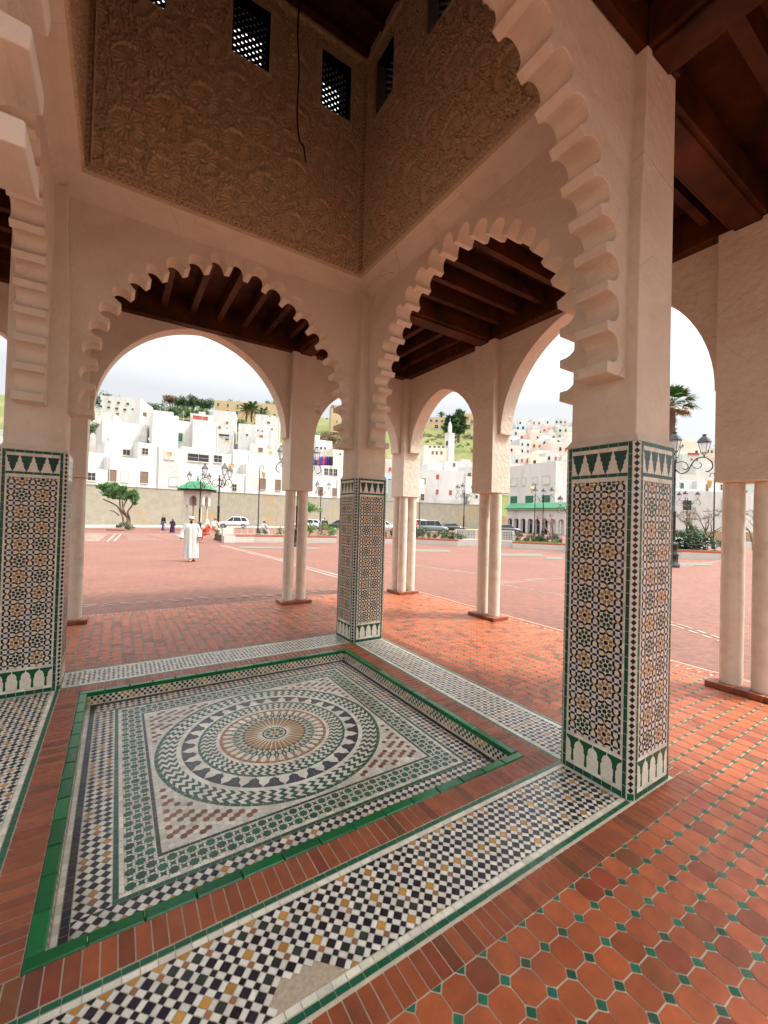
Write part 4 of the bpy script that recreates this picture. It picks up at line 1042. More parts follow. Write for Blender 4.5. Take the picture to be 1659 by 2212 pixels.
hs_(c1, 1542, 1640, 335, 'white house with stacked balconies under the ochre barracks', zb=16, d=150, wins=[(1560, 375, 1582, 390, 'b'), (1566, 428, 1582, 444, 'd'), (1590, 428, 1604, 444, 'd'), (1566, 474, 1584, 488, 'd')])
hs_(c1, 1303, 1445, 388, 'broad low white house with small square windows right of the olive bushes', zb=15, d=140, wins=[(1388, 475, 1403, 490, 'd'), (1480, 438, 1492, 450, 'd')])
hs_(c1, 1440, 1570, 405, 'white house stepping down behind the gooseneck lamp', zb=14, d=132, wins=[(1480, 440, 1490, 452, 'd'), (1515, 445, 1526, 456, 'd'), (1500, 486, 1524, 500, 'r')])
hs_(c1, 1150, 1262, 458, 'white terrace house with blue washing below the tiny windows', zb=9, d=105, wins=[(1165, 474, 1250, 494, 'd'), (1218, 512, 1246, 528, 'd')])
hs_(c1, 1400, 1640, 545, 'low white house with a brown shuttered window above the long house', zb=6, d=92, wins=[(1492, 590, 1520, 618, 'b'), (1565, 566, 1585, 584, 'w')])
# minaret
P = on_ray(c3(556, 0)[0], 1000, 142); mr = empty('minaret', (P.x, P.y, 16)); tag(mr, 'slim white square minaret with a small lantern top on the hillside', 'minaret')
zt = zat(c3(556, 0)[0], c3(0, 478)[1], 142)-16; hw_ = 55*.26454/FOC*142/2
mb = MB(); mb.box(-hw_, hw_, -hw_, hw_, 0, zt); mb.box(-hw_-.15, hw_+.15, -hw_-.15, hw_+.15, zt+.002, zt+.3); mb.build('tower', M_WW, mr)
mb = MB(); mb.box(-hw_*.42, hw_*.42, -hw_*.42, hw_*.42, zt+.302, zt+2.9); mb.lathe([(hw_*.45, 2.902), (hw_*.5, 3.3), (hw_*.35, 3.9), (.05, 4.4)], (0, 0, zt), 12); mb.tube([(0, 0, zt+4.3), (0, 0, zt+5.6)], .07, 6); mb.build('lantern', M_WW, mr)
mb = MB(); mb.obox((-.5, -hw_-.05, zt-4), (1, 0, 0), (0, .1, 0), (0, 0, 1.6)); mb.obox((hw_-.03, -.5, zt-4), (.1, 0, 0), (0, 1, 0), (0, 0, 1.6)); mb.build('window', M_GLASS, mr)
# white building with green shutters and a shop arcade
u0, u1 = c3(1042, 0)[0], c3(1420, 0)[0]
M_WSH = M_WW
r_, g_, h_ = house('large white building with green shutters over a row of arched shops', u0, 84, u1, 74, c3(0, 742)[1], -.5, 14, W_(c3, (1062, 842, 1110, 895, 'w'), (1150, 836, 1183, 890, 'w'), (1242, 830, 1278, 880, 'w'), (1320, 822, 1377, 880, 'w'), (1062, 988, 1110, 1038, 'g'), (1184, 984, 1240, 1038, 'g'), (1320, 980, 1378, 1036, 'g')), M_WW, .5, name='shop_building', cat='building')
# projecting arcade of shops
F2 = Fac(c3(1028, 0)[0], 78, c3(1510, 0)[0], 66); zr = zat(c3(1028, 0)[0], c3(0, 1102)[1], 78)
P = F2.P(0, -.5); sh_ = empty('shop_arcade', P); tag(sh_, 'low shop arcade with arched fronts under a sloping green tiled roof', 'shops')
F2.a = Vector((0, 0, 0)); hh = zr+.5; n_ = 8; pw = F2.L/n_
wallm = MB(); shopm = MB()
for k in range(n_):
    a0 = k*pw; o0, o1 = a0+pw*.16, a0+pw*.84; pts = [(a0, 0), (o0, 0), (o0, hh*.52)]
    m_ = (o0+o1)/2; r0 = (o1-o0)/2
    pts += [(m_-r0*math.cos(PI*i/10), hh*.52+r0*.9*math.sin(PI*i/10)) for i in range(1, 10)] + [(o1, hh*.52), (o1, 0), (a0+pw, 0), (a0+pw, hh-.02), (a0, hh-.02)]
    nn = len(pts); vs = [F2.P(a, b) for a, b in pts]+[F2.P(a, b, -.4) for a, b in pts]
    wallm.add(vs, [list(range(nn)), list(range(nn, 2*nn))[::-1]]+[(i, nn+i, nn+(i+1) % nn, (i+1) % nn) for i in range(nn)])
wallm.build('arcade_wall', M_WW, sh_)
for k in range(n_):
    b = MB(); a0 = k*pw; b.obox(F2.P(a0+pw*.12, .02, -.6), F2.t*pw*.76, -F2.n*.08, (0, 0, hh*.93)); d_ = b.build('shop_front', M_SH_W if k > 5 else M_GLASS, sh_)
b = MB(); b.obox(F2.P(0, hh), F2.t*F2.L, -F2.n*3.2, (0, 0, .25)); b.build('roof_slab', M_WW, sh_)
b = MB(); q = [F2.P(-.3, hh+.26, .5), F2.P(F2.L+.3, hh+.26, .5), F2.P(F2.L+.3, hh+1.25, -.9), F2.P(-.3, hh+1.25, -.9)]
b.add(q+[p_+Vector((0, 0, .12)) for p_ in q], [(0, 1, 2, 3), (4, 5, 6, 7), (0, 1, 5, 4), (1, 2, 6, 5), (2, 3, 7, 6), (3, 0, 4, 7)])
for k in range(60):
    s_ = F2.L*(k+.5)/60; b.tube([F2.P(s_, hh+.42, .48), F2.P(s_, hh+1.38, -.88)], .085, 6)
b.build('tiled_roof', M_GT, sh_)
# right of the near pillar
hs_(c4, 150, 1350, 1250, 'long pale grey house with barred dark windows beyond the planted bed', zb=-.5, d=66, back=14, m=M_WW, wins=[(246, 1355, 338, 1462, 'd'), (668, 1342, 735, 1455, 'd')], par=.4)
hs_(c4, 200, 395, 1130, 'white upper house with a tall green shutter', zb=3.5, d=76, wins=[(222, 1170, 250, 1262, 'g')])
hs_(c4, 396, 800, 1140, 'white upper house with a pale pink door beside the thin lamp', zb=3.5, d=75, wins=[(498, 1182, 520, 1252, 'b'), (655, 1182, 690, 1242, 'd')])
hs_(c4, 215, 490, 1072, 'plain white block above the green shutter house', zb=7, d=95)
hs_(c4, 380, 800, 985, 'grey weathered block under the hillside, right of the lamp scroll', zb=7, d=105, m=M_WG)
hs_(c4, 210, 480, 850, 'white house with red awning on the far right hillside', zb=12, d=130, wins=[(300, 840, 420, 862, 'r'), (330, 900, 350, 918, 'd'), (390, 905, 408, 925, 'd')])
b = MB(); vwall(b, [c4(100, 0)[0], c4(760, 0)[0], c4(1300, 0)[0]], lambda u: 58, -.9, .9, .5)
o = b.build('low_wall', M_OLDW); tag(o, 'low ochre wall in front of the long grey house at the right', 'wall')
b = MB(); vwall(b, [c4(80, 0)[0], c4(600, 0)[0]], lambda u: 42, -.9, .42, .35); vwall(b, [c4(601, 0)[0], c4(1300, 0)[0]], lambda u: 42, -.9, .1, .35)
o = b.build('low_wall', M_WW); tag(o, 'stepped low white wall behind the bare trees at the right', 'wall')

# ------------------------------------------------------------------ hillside houses
ORD = ['first', 'second', 'third', 'fourth', 'fifth', 'sixth', 'seventh', 'eighth', 'ninth', 'tenth', 'eleventh', 'twelfth', 'thirteenth', 'fourteenth', 'fifteenth', 'sixteenth', 'seventeenth', 'eighteenth', 'nineteenth', 'twentieth']
def hill_house(u, d, w, h, dep, m, label, zb, yaw, nw, grp):
    P = on_ray(u, 1050, d); root = empty('hillside_house', (P.x, P.y, zb), 0); tag(root, label, 'house', grp)
    t = Matrix.Rotation(yaw, 3, 'Z') @ RT; n = Matrix.Rotation(yaw, 3, 'Z') @ (-FW); a = -t*w/2
    mb = MB(); mb.obox(a-Vector((0, 0, 3)), t*w, -n*dep, (0, 0, h+3))
    mb.obox(a+Vector((0, 0, h+.001)), t*w, -n*.25, (0, 0, .5)); mb.obox(a+Vector((0, 0, h+.001))-n*.251, t*.25, -n*(dep-.26), (0, 0, .5)); mb.obox(a+t*(w-.25)+Vector((0, 0, h+.001))-n*.251, t*.25, -n*(dep-.26), (0, 0, .5))
    if random.random() < .55:
        q = w*random.uniform(.3, .6); s_ = random.uniform(0, w-q); mb.obox(a+t*s_-n*dep*.4+Vector((0, 0, h+.003)), t*q, -n*dep*.5, (0, 0, random.uniform(1.8, 2.8)))
    mb.build('wall', m, root)
    fl = max(1, int(h/3))
    cells = [(i, j) for i in range(max(1, int(w/2.1))) for j in range(fl)]; random.shuffle(cells)
    cw = w/max(1, int(w/2.1))
    for (i, j) in cells[:nw]:
        s_ = cw*(i+.5)-.45; z_ = h-2.1-j*2.9
        if z_ < .3: continue
        b = MB(); ww, wh = random.uniform(.75, 1.1), random.uniform(.9, 1.3)
        b.obox(a+t*s_+n*.0+Vector((0, 0, z_)), t*ww, n*.05, (0, 0, wh)); b.obox(a+t*(s_-.1)+Vector((0, 0, z_-.12)), t*(ww+.2), n*.12, (0, 0, .1)); b.build('window', random.choice([M_GLASS, M_GLASS, M_GLASS, M_SH_B, M_SH_R]), root)
def fill(zone, u0, u1, rows, mats, grp, wbase=7):
    for r, (d, hh, zoff) in enumerate(rows):
        u = u0 + random.uniform(0, 4); k = 0
        while u < u1:
            w = random.uniform(.7, 1.25)*wbase; du = w*FOC/d
            if u + du*.3 > u1 + 4: break
            h = hh*random.uniform(.75, 1.3); dd = d*random.uniform(.97, 1.03); m, mn = random.choice(mats)
            zb = terr(u+du/2, dd)+zoff
            lab = '%s %s hillside house %s, %s row up, %s from left' % ('small' if w < wbase else 'broad', mn, zone, ORD[r], ORD[min(k, 19)])
            hill_house(u+du/2, dd, w, h, random.uniform(6, 9), m, lab, zb, random.uniform(-.35, .35), random.choice([2, 3, 4, 5]), grp)
            u += du*random.uniform(.86, 1.04); k += 1
WHT = [(M_WW, 'white'), (M_WW, 'white'), (M_WW, 'white'), (M_WC, 'cream'), (M_WG, 'pale grey')]
WH2 = WHT + [(M_WB, 'pale blue'), (M_WP, 'pale pink'), (M_WC, 'cream'), (M_WG, 'pale grey')]
fill('in the left arch', 445, 622, [(112, 6, -2), (128, 6, -2), (145, 6.5, -2), (160, 7, -2)], WHT, 'white houses stacked up the hillside', 7.5)
fill('behind the low left roofs', 178, 300, [(98, 5, 0), (115, 5.5, -1), (132, 5, -1)], WHT, 'white houses stacked up the hillside', 8)
fill('in the narrow gap', 640, 750, [(112, 6, -1), (135, 6, -1)], WHT, 'white houses stacked up the hillside', 7)
fill('below the grass slope', 830, 1040, [(118, 5, -1), (126, 5, -1), (134, 5, -1)], WH2, 'white houses stacked up the hillside', 6.5)
fill('in the right arch', 1060, 1262, [(126, 7, -1), (138, 7, -1), (152, 7, -1), (166, 7, -1), (182, 7, -1), (198, 7, -1), (216, 8, -1), (234, 9, -1), (256, 9, -1)], WH2, 'dense small houses on the right hillside', 6.5)
fill('at the far right', 1440, 1680, [(140, 7, -1), (160, 7, -1), (180, 7, -1), (200, 7.5, -1), (222, 8, -1)], WH2, 'dense small houses on the right hillside', 7)
fill('at the far left edge', -60, 30, [(100, 6, -1), (125, 6, -1), (150, 7, -1)], WHT, 'white houses stacked up the hillside', 8)

# ------------------------------------------------------------------ foliage helpers
M_LEAF = mat('leaf', rough=.6, col=True, var=.3, scale=3, bump=0); M_BARK = mat('bark', (.19, .12, .07), .9, .35, 12, .6, 30, .01, c2=(.10, .065, .04))
def leaves(mb, c, r, n, size, cols, flat=1.0, clumps=9, upb=.3):
    c = Vector(c); cl = []
    for _ in range(clumps):
        v = Vector((random.gauss(0, 1), random.gauss(0, 1), random.gauss(0, 1))).normalized()*random.uniform(.35, .85)
        cl.append((c+Vector((v.x*r[0], v.y*r[1], v.z*r[2])), random.uniform(.25, .5)))
    for _ in range(n):
        cc, k = random.choice(cl); v = Vector((random.gauss(0, 1), random.gauss(0, 1), random.gauss(0, 1))).normalized()*random.random()**.45
        p = cc+Vector((v.x*r[0]*k, v.y*r[1]*k, v.z*r[2]*k)); s_ = size*random.uniform(.5, 1.3)
        a = Vector((random.gauss(0, 1), random.gauss(0, 1), random.gauss(0, 1)+upb)).normalized(); b = a.cross(Vector((random.gauss(0, 1), random.gauss(0, 1), random.gauss(0, 1)))).normalized()
        q_ = random.choice(cols); mb.poly([p-b*s_*.2, p+a*s_*.5-b*s_*.14, p+a*s_*1.25, p+a*s_*.5+b*s_*.14, p+b*s_*.08], jit((q_[0]*1.7, q_[1]*1.6, q_[2]*1.4), .3))
GRN = [(.045, .10, .015), (.07, .13, .02), (.03, .075, .015), (.10, .15, .03)]
DGRN = [(.022, .055, .014), (.03, .07, .018), (.015, .04, .012)]
def branch(mb, p, d, L, r, depth, spread, tips, seg=4, wob=.12):
    pts = [Vector(p)]; rs = [r]; q = Vector(p); dd = Vector(d).normalized()
    for k in range(seg):
        dd = (dd+Vector((random.gauss(0, wob), random.gauss(0, wob), random.gauss(0, wob*.6)))).normalized(); q = q+dd*L/seg; pts.append(q.copy()); rs.append(r*(1-.42*(k+1)/seg))
    mb.tube(pts, rs, 7 if depth > 1 else 5)
    if depth <= 0: tips.append(q); return
    for k in range(random.choice([2, 3, 3])):
        a = Vector((random.gauss(0, 1), random.gauss(0, 1), random.gauss(0, .6))).normalized(); nd = (dd+a*spread).normalized(); nd.z = abs(nd.z)*.8+.08
        branch(mb, q, nd, L*random.uniform(.55, .8), rs[-1]*.75, depth-1, spread, tips, seg, wob)
def tree(label, u, d, h, cr, name='tree', cols=GRN, n=1500, size=.22, cat='tree', trunk_h=.45, stems=1, zc=None, cl=14, flatc=.75, zb=None, th=None):
    P = gp(u, d) if zb is None else on_ray(u, 1050, d); z0 = P.z if zb is None else zb; root = empty(name, (P.x, P.y, z0)); tag(root, label, cat)
    tb = MB(); tips = []
    for s_ in range(stems):
        an = 2*PI*s_/max(1, stems)+.5; dv = Vector((.45*math.cos(an), .45*math.sin(an), 1)) if stems > 1 else Vector((.05, .03, 1))
        branch(tb, (0.05*math.cos(an)*stems, .05*math.sin(an)*stems, 0), dv, h*trunk_h, (th or h*.03), 2, .55, tips)
    tb.build('trunk', M_BARK, root); cm = MB(); zc = zc or h*.72
    leaves(cm, (0, 0, zc), (cr, cr, (h-zc)*1.0), n, size, cols, 1, cl); 
    cm.build('crown', M_LEAF, root); return root
# tamarisk by the wall
P = gp(*[c1(400, 0)[0], 44]); root = empty('tamarisk_tree', tuple(P)); tag(root, 'leaning many-stemmed tamarisk tree with three green tufts before the old wall', 'tree')
px = lambda x, y: (RT*((c1(x, 0)[0]-c1(405, 0)[0])/FOC*44)) + Vector((0, 0, zat(c1(x, 0)[0], c1(0, y)[1], 44)-P.z))
tb = MB()
for pts, r in ((((415, 1240), (400, 1190), (350, 1140), (300, 1060), (262, 1010)), .12), (((420, 1240), (412, 1170), (385, 1100), (352, 1040), (330, 1000)), .11), (((425, 1240), (418, 1160), (405, 1090), (395, 1010)), .12), (((430, 1240), (428, 1170), (432, 1110), (445, 1050), (460, 1010)), .12), (((350, 1140), (318, 1110), (300, 1100)), .07), (((405, 1130), (375, 1080), (372, 1020)), .09)):
    L = [px(*p_)+FW*random.uniform(-.3, .3)*i for i, p_ in enumerate(pts)]; tb.tube(pline(L, 4), [r*(1-.5*i/(len(L)*4-4)) for i in range(len(L)*4-3)], 8)
tb.build('trunk', M_BARK, root)
tm_ = MB()
for (x, y, rx, rz, n) in ((228, 925, .80, .50, 650), (245, 975, .50, .40, 300), (345, 925, .85, .78, 1200), (365, 985, .80, .62, 900), (312, 990, .5, .4, 280), (460, 985, .62, .55, 600), (478, 1025, .52, .52, 480)):
    leaves(tm_, px(x, y), (rx, rx, rz), int(n*1.5), .30, [(.05, .13, .035), (.07, .17, .05), (.035, .09, .03), (.09, .17, .08)], 1, 7, 2.0)
tm_.build('crown', M_LEAF, root)
bm_ = MB(); leaves(bm_, px(410, 1225)-Vector((0, 0, 0)), (.95, .8, .45), 900, .16, DGRN+[(.03, .08, .03)], 1, 8); o = bm_.build('shrub', M_LEAF, None, loc=tuple(P)); tag(o, 'low dark shrub round the foot of the tamarisk', 'shrub')
# hilltop trees
def pine(label, u, v, d, w, h, cols=DGRN, brown=False):
    z1 = zat(u, v, d); P = on_ray(u, v, d); zb = terr(u, d)-.5; zb = min(zb, z1-h-3); root = empty('umbrella_pine', (P.x, P.y, zb)); tag(root, label, 'pine tree'); H = z1-zb
    tb = MB(); 
    for s_ in (-1, 0, 1): tb.tube([(0, 0, 0), tuple(RT*s_*w*.12+Vector((0, 0, H*.6))), tuple(RT*s_*w*.3+Vector((0, 0, H-h*.5)))], [.35, .28, .15], 6)
    tb.build('trunk', M_BARK, root); cm = MB(); leaves(cm, (0, 0, H-h*.55), (w*.62, w*.5, h*.62), 1300, 1.1, cols, 1, 10); cm.build('crown', M_LEAF, root)
pine('wind-swept brownish umbrella pine on the skyline, leftmost of the pines', c1(790, 0)[0], c1(0, 165)[1], 240, 13, 4, [(.09, .045, .03), (.12, .06, .04), (.05, .05, .02)])
pine('dark green umbrella pine right of the brownish one on the skyline', c1(885, 0)[0], c1(0, 172)[1], 238, 9.5, 6, DGRN)
pine('middle dark green umbrella pine on the skyline', c1(955, 0)[0], c1(0, 170)[1], 236, 9.5, 6, DGRN)
pine('umbrella pine nearest the ochre barracks', c1(1052, 0)[0], c1(0, 172)[1], 234, 9.5, 7.5, DGRN)
def bushrow(name, label, us_, vs_, d, w, h, cols, n=300, size=1.0, cat='hedge'):
    mb = MB(); P0 = on_ray(us_[0], vs_[0], d); 
    for u, v in zip(us_, vs_): P = on_ray(u, v, d)-Vector((0, 0, h*.5)); leaves(mb, P-P0, (w, w, h*.6), n, size, cols, 1, 6)
    o = mb.build(name, M_LEAF, None, loc=tuple(P0)); tag(o, label, cat)
bushrow('hedge', 'long dark green hedge sloping along the top of the grassy hill', [c1(x, 0)[0] for x in range(505, 900, 28)], [c1(0, 205+ (x-505)*.14)[1] for x in range(505, 900, 28)], 228, 5, 6, GRN[:1]+DGRN)
bushrow('hedge', 'lower green hedge across the grass left of the barracks', [c1(x, 0)[0] for x in range(880, 1095, 26)], [c1(0, 252+(x-880)*.16)[1] for x in range(880, 1095, 26)], 216, 5, 5, GRN+DGRN)
bushrow('bushes', 'dark green bushes behind the large apartment block', [c1(x, 0)[0] for x in range(180, 300, 24)], [c1(0, 118+(x-180)*.4)[1] for x in range(180, 300, 24)], 205, 6, 8, DGRN)
bushrow('bushes', 'green bushes between the white houses below the barracks', [c1(x, 0)[0] for x in (1300, 1330, 1475, 1505, 1600)], [c1(0, y)[1] for y in (352, 360, 505, 520, 520)], 165, 3, 4, GRN+DGRN, 250, .8)
bushrow('bushes', 'dark green bush by the grey block at the left', [c1(x, 0)[0] for x in (150, 172, 190)], [c1(0, y)[1] for y in (400, 385, 375)], 110, 2.5, 3, GRN+DGRN, 300, .6)
bushrow('bushes', 'bushes on the roofline of the ochre barracks', [c1(x, 0)[0] for x in (1270, 1300, 1560, 1590, 1620)], [c1(0, y)[1] for y in (200, 203, 208, 205, 215)], 240, 4, 5, DGRN+GRN, 250, 1)
bushrow('bushes', 'rough brown scrub on the rocky outcrop beside the central pillar', [c2(x, 0)[0] for x in range(690, 940, 30)], [c2(0, 610+(x % 60))[1] for x in range(690, 940, 30)], 150, 4, 4, [(.14, .11, .06), (.10, .09, .04), (.18, .13, .08)], 260, .8)
bushrow('bushes', 'brown scrub and rocks along the top of the grass slope, middle arch', [c3(x, 0)[0] for x in range(360, 780, 34)], [c3(0, 462+(x*7 % 36))[1] for x in range(360, 780, 34)], 196, 3.5, 3, [(.12, .10, .05), (.08, .09, .03), (.15, .11, .07)], 200, .7)
bushrow('bushes', 'scattered low scrub on the grass beside the white minaret', [c3(x, 0)[0] for x in (370, 430, 480, 610, 650, 700, 745)], [c3(0, y)[1] for y in (520, 505, 540, 525, 560, 545, 590)], 176, 1.8, 1.4, GRN+[(.14, .11, .06)], 140, .5)
# cypress-like dark tree
for (x, yt, yb, wd_, lb) in ((628, 298, 470, 62, 'tall dense dark conifer beside the white minaret'), (545, 345, 430, 34, 'smaller layered dark conifer left of the dense one')):
    u = c3(x, 0)[0]; d = 170; P = on_ray(u, 1000, d); z0 = zat(u, c3(0, yb+35)[1], d); z1 = zat(u, c3(0, yt)[1], d); root = empty('conifer', (P.x, P.y, z0)); tag(root, lb, 'conifer')
    tb = MB(); tb.tube([(0, 0, -2), (0, 0, (z1-z0)*.8)], [.6, .2], 7); tb.build('trunk', M_BARK, root); cm = MB(); H = z1-z0; wq = wd_*.26454/FOC*d*1.35
    for k in range(9):
        f = k/8; leaves(cm, (0, 0, H*(.25+.7*f)), (wq*(1.05-.62*f), wq*(1.05-.62*f), H*.15), 700, 1.1, DGRN, 1, 6)
    cm.build('crown', M_LEAF, root)
# palms
def fan_palm(label, u, d, ztop, r, zb=None, n=34, scale=1, feather=False):
    P = gp(u, d) if zb is None else on_ray(u, 1050, d); z0 = P.z if zb is None else zb; root = empty('palm_tree', (P.x, P.y, z0)); tag(root, label, 'palm tree'); H = ztop-z0
    tb = MB(); k_ = 26; pts = [(0.1*math.sin(i*.3), 0, H*i/k_) for i in range(k_+1)]; tb.tube(pts, [(.17+.03*(i % 2))*scale for i in range(k_+1)], 9)
    for i in range(60): a = random.random()*6.28; z = H*(.55+.42*random.random()); tb.tube([(.15*math.cos(a)*scale, .15*math.sin(a)*scale, z), (.30*math.cos(a)*scale, .30*math.sin(a)*scale, z+.12)], [.03*scale, .01], 4)
    tb.build('trunk', M_BARK, root); cm = MB()
    for i in range(n):
        a = i*2.4; el = 1.25-1.75*i/n; dv = Vector((math.cos(a)*math.cos(el), math.sin(a)*math.cos(el), math.sin(el))); L = r*random.uniform(.45, .6); base = Vector((0, 0, H)); c = base+dv*L-Vector((0, 0, .15*L))
        col = random.choice(GRN+[(.06, .16, .03)]) if i < n*.85 else (.30, .20, .08)
        cm.tube([base, base+dv*L*.5, c], [.02, .015, .012], 4, col)
        sd_ = dv.cross(Vector((0, 0, 1))).normalized(); up = sd_.cross(dv)
        if feather:
            for q in range(14):
                p_ = base+dv*L*(.2+.8*q/14*1.8)-Vector((0, 0, 1))*(q/14)**2*L*.7
                for s_ in (-1, 1): cm.poly([p_, p_+dv*L*.12, p_+sd_*s_*L*.35+dv*L*.25-Vector((0, 0, L*.15))], jit(col, .25))
        else:
            for q in range(22):
                t_ = -1.25+2.5*q/21; e = (dv*math.cos(t_)+sd_*math.sin(t_)).normalized(); ll = r*.52*(1-.25*abs(t_)/1.25)*random.uniform(.85, 1.1)
                f = (-dv*math.sin(t_)+sd_*math.cos(t_)).normalized()*r*.028
                m1 = c+e*ll*.5; tip = c+e*ll-Vector((0, 0, ll*random.uniform(.15, .4)))
                cm.poly([c, m1-f, tip, m1+f], jit(col, .25))
    cm.build('crown', M_LEAF, root)
fan_palm('tall fan palm rising behind the nearest right tiled pillar', 1447, 27, zat(1452, 872, 27), 1.55)
for (x, y, lb) in ((1372, 275, 'left of two tall palms before the ochre barracks'), (1415, 262, 'right of two tall palms before the ochre barracks'), (1505, 305, 'short palm right of the two tall palms')):
    u, v = c1(x, y); d = 186; fan_palm(lb, u, d, zat(u, v, d), 5.5 if x != 1505 else 4.5, zb=zat(u, c1(0, 378 if x != 1505 else 335)[1], d), n=26, scale=2.2, feather=True)
u, v = c3(480, 322); fan_palm('small palm on the hilltop behind the ochre villa', u, 225, zat(u, v, 225), 4, zb=zat(u, c3(0, 345)[1], 225), n=20, scale=2, feather=True)

# ================================================================== planted beds round the plaza
M_WHP = mat('white_paint', (.52, .49, .43), .8, .12, 1.2, .3, 10, .01, stain=.35, stain_c=(.45, .38, .30), stain_scale=1.2)
M_BRK = mat('brick_edge', (.42, .13, .07), .8, .3, 6, .4, 20, .01)
bed_pts = [(485, 27.9), (549, 28.9), (640, 29.8), (727, 30.5), (830, 31.6), (897, 32), (989, 31), (1107, 30), (1214, 29), (1330, 27), (1472, 24.5), (1569, 24)]
BP = [gp(u, d) for u, d in bed_pts]
def bed(label, i0, i1, hedge=True):
    root = empty('planted_bed', tuple(BP[i0])); tag(root, label, 'flower bed'); o0 = BP[i0]
    for (nm, z0, z1, inn, th, m) in (('kerb', -.1, .36, 0, .32, M_WHP), ('brick_edge', .361, .50, .03, .24, M_BRK), ('soil', .0, .40, .33, 3.4, mat('soil', (.10, .065, .04), .95) if 'soil' not in MATS else MATS['soil'])):
        mb = MB()
        for a, b in zip(BP[i0:i1], BP[i0+1:i1+1]):
            t = (b-a); t.z = 0; L = t.length; t.normalize(); n = Vector((-t.y, t.x, 0)); n = n if n.dot(FW) > 0 else -n
            mb.obox(a-o0+n*inn+Vector((0, 0, z0)), t*(L-.004), n*th, (0, 0, z1-z0))
        mb.build(nm, m, root)
    return root, o0
roots = [bed('white-walled planted bed with ornamental fence, left of the central pillar', 0, 3)[0], bed('white-walled planted bed with a green hedge between the outer columns', 4, 6)[0], bed('white-walled bed with a green lawn before the arched shops', 7, 9)[0], bed('white-walled bed with flowering shrubs right of the near tiled pillar', 9, 11)[0]]
def inb(i, f, inn, z=.5):      # a point along the bed edge
    a, b = BP[i], BP[i+1]; t = (b-a); tt = Vector((t.x, t.y, 0)).normalized(); n = Vector((-tt.y, tt.x, 0)); n = n if n.dot(FW) > 0 else -n
    p_ = a+t*f+n*inn; return Vector((p_.x, p_.y, a.z*(1-f)+b.z*f+z))
def bedrow(name, label, spec, cat, cols, w=.45, h=.4, n=260, size=.13, inn=.9):
    w *= 1.6; n = int(n*1.9); h *= 1.25
    mb = MB(); P0 = inb(spec[0][0], spec[0][1], inn, .4)
    for (i, f0, f1) in spec:
        k = max(2, int((BP[i+1]-BP[i]).length*(f1-f0)/.55))
        for q in range(k): P = inb(i, f0+(f1-f0)*q/(k-1), inn+random.uniform(-.15, .25), .4+h*.55); leaves(mb, P-P0, (w, w, h*random.uniform(.6, 1.1)), n, size, cols, 1, 6)
    o = mb.build(name, M_LEAF, None, loc=tuple(P0)); tag(o, label, cat)
LGR = [(.05, .16, .03), (.07, .20, .04), (.04, .12, .03)]
bedrow('hedge', 'bright green bushy hedge in the bed left of the central pillar', [(2, .15, 1.0)], 'hedge', GRN+[(.08, .20, .03)], .5, .65)
bedrow('hedge', 'small dark shrubs at the fence, left of the paired columns', [(1, .2, .95)], 'shrub', GRN+DGRN, .3, .35, 160)
bedrow('hedge', 'dark green clipped hedge behind the brick edge, middle arch', [(4, .0, 1), (5, 0, 1)], 'hedge', DGRN+[(.05, .12, .02)], .42, .48)
bedrow('hedge', 'dark low hedge behind the small lawn at the arched shops', [(7, 0, 1)], 'hedge', DGRN, .4, .4, inn=3.0)
bedrow('flowering_shrubs', 'dark green shrubs dotted with white flowers beside the right tiled pillar', [(9, 0, 1), (10, 0, 1)], 'shrubs', DGRN+[(.02, .06, .03)], .55, .75, 420, .15, 1.4)
fm_ = MB(); P0 = inb(10, .1, 1.0, .8)
for _ in range(110): P = inb(random.choice((9, 10)), random.random(), random.uniform(.8, 1.4), random.uniform(.6, 1.2)); fm_.lathe([(.035, 0), (.05, .03), (.02, .06)], P-P0, 5)
bed_fl = fm_.build('white_flowers', mat('white_petal', (.70, .72, .75), .7), None, loc=tuple(P0)); tag(bed_fl, 'scattered small white blossoms on the dark shrubs at the right', 'flowers', None, 'stuff')
for (i, inn0, inn1, lab) in ((7, .35, 2.6, 'a'), (10, .35, 1.0, 'b')):
    lm = MB(); q = [inb(i, .0, inn0, .43), inb(i, 1, inn0, .43), inb(i, 1, inn1, .43), inb(i, 0, inn1, .43)]; lm.poly([tuple(p_) for p_ in q])
    for _ in range(2600):
        f, w2_ = random.random(), random.uniform(inn0, inn1); p_ = inb(i, f, w2_, .43); a = random.random()*6.28; e = Vector((math.cos(a)*.02, math.sin(a)*.02, 0)); lm.poly([p_-e, p_+e, p_+Vector((random.uniform(-.03, .03), 0, random.uniform(.04, .1)))])
    o = lm.build('lawn', mat('lawn_grass_'+lab, (.07, .26, .03), .8, .3, 3, .2), None); tag(o, kind='stuff')
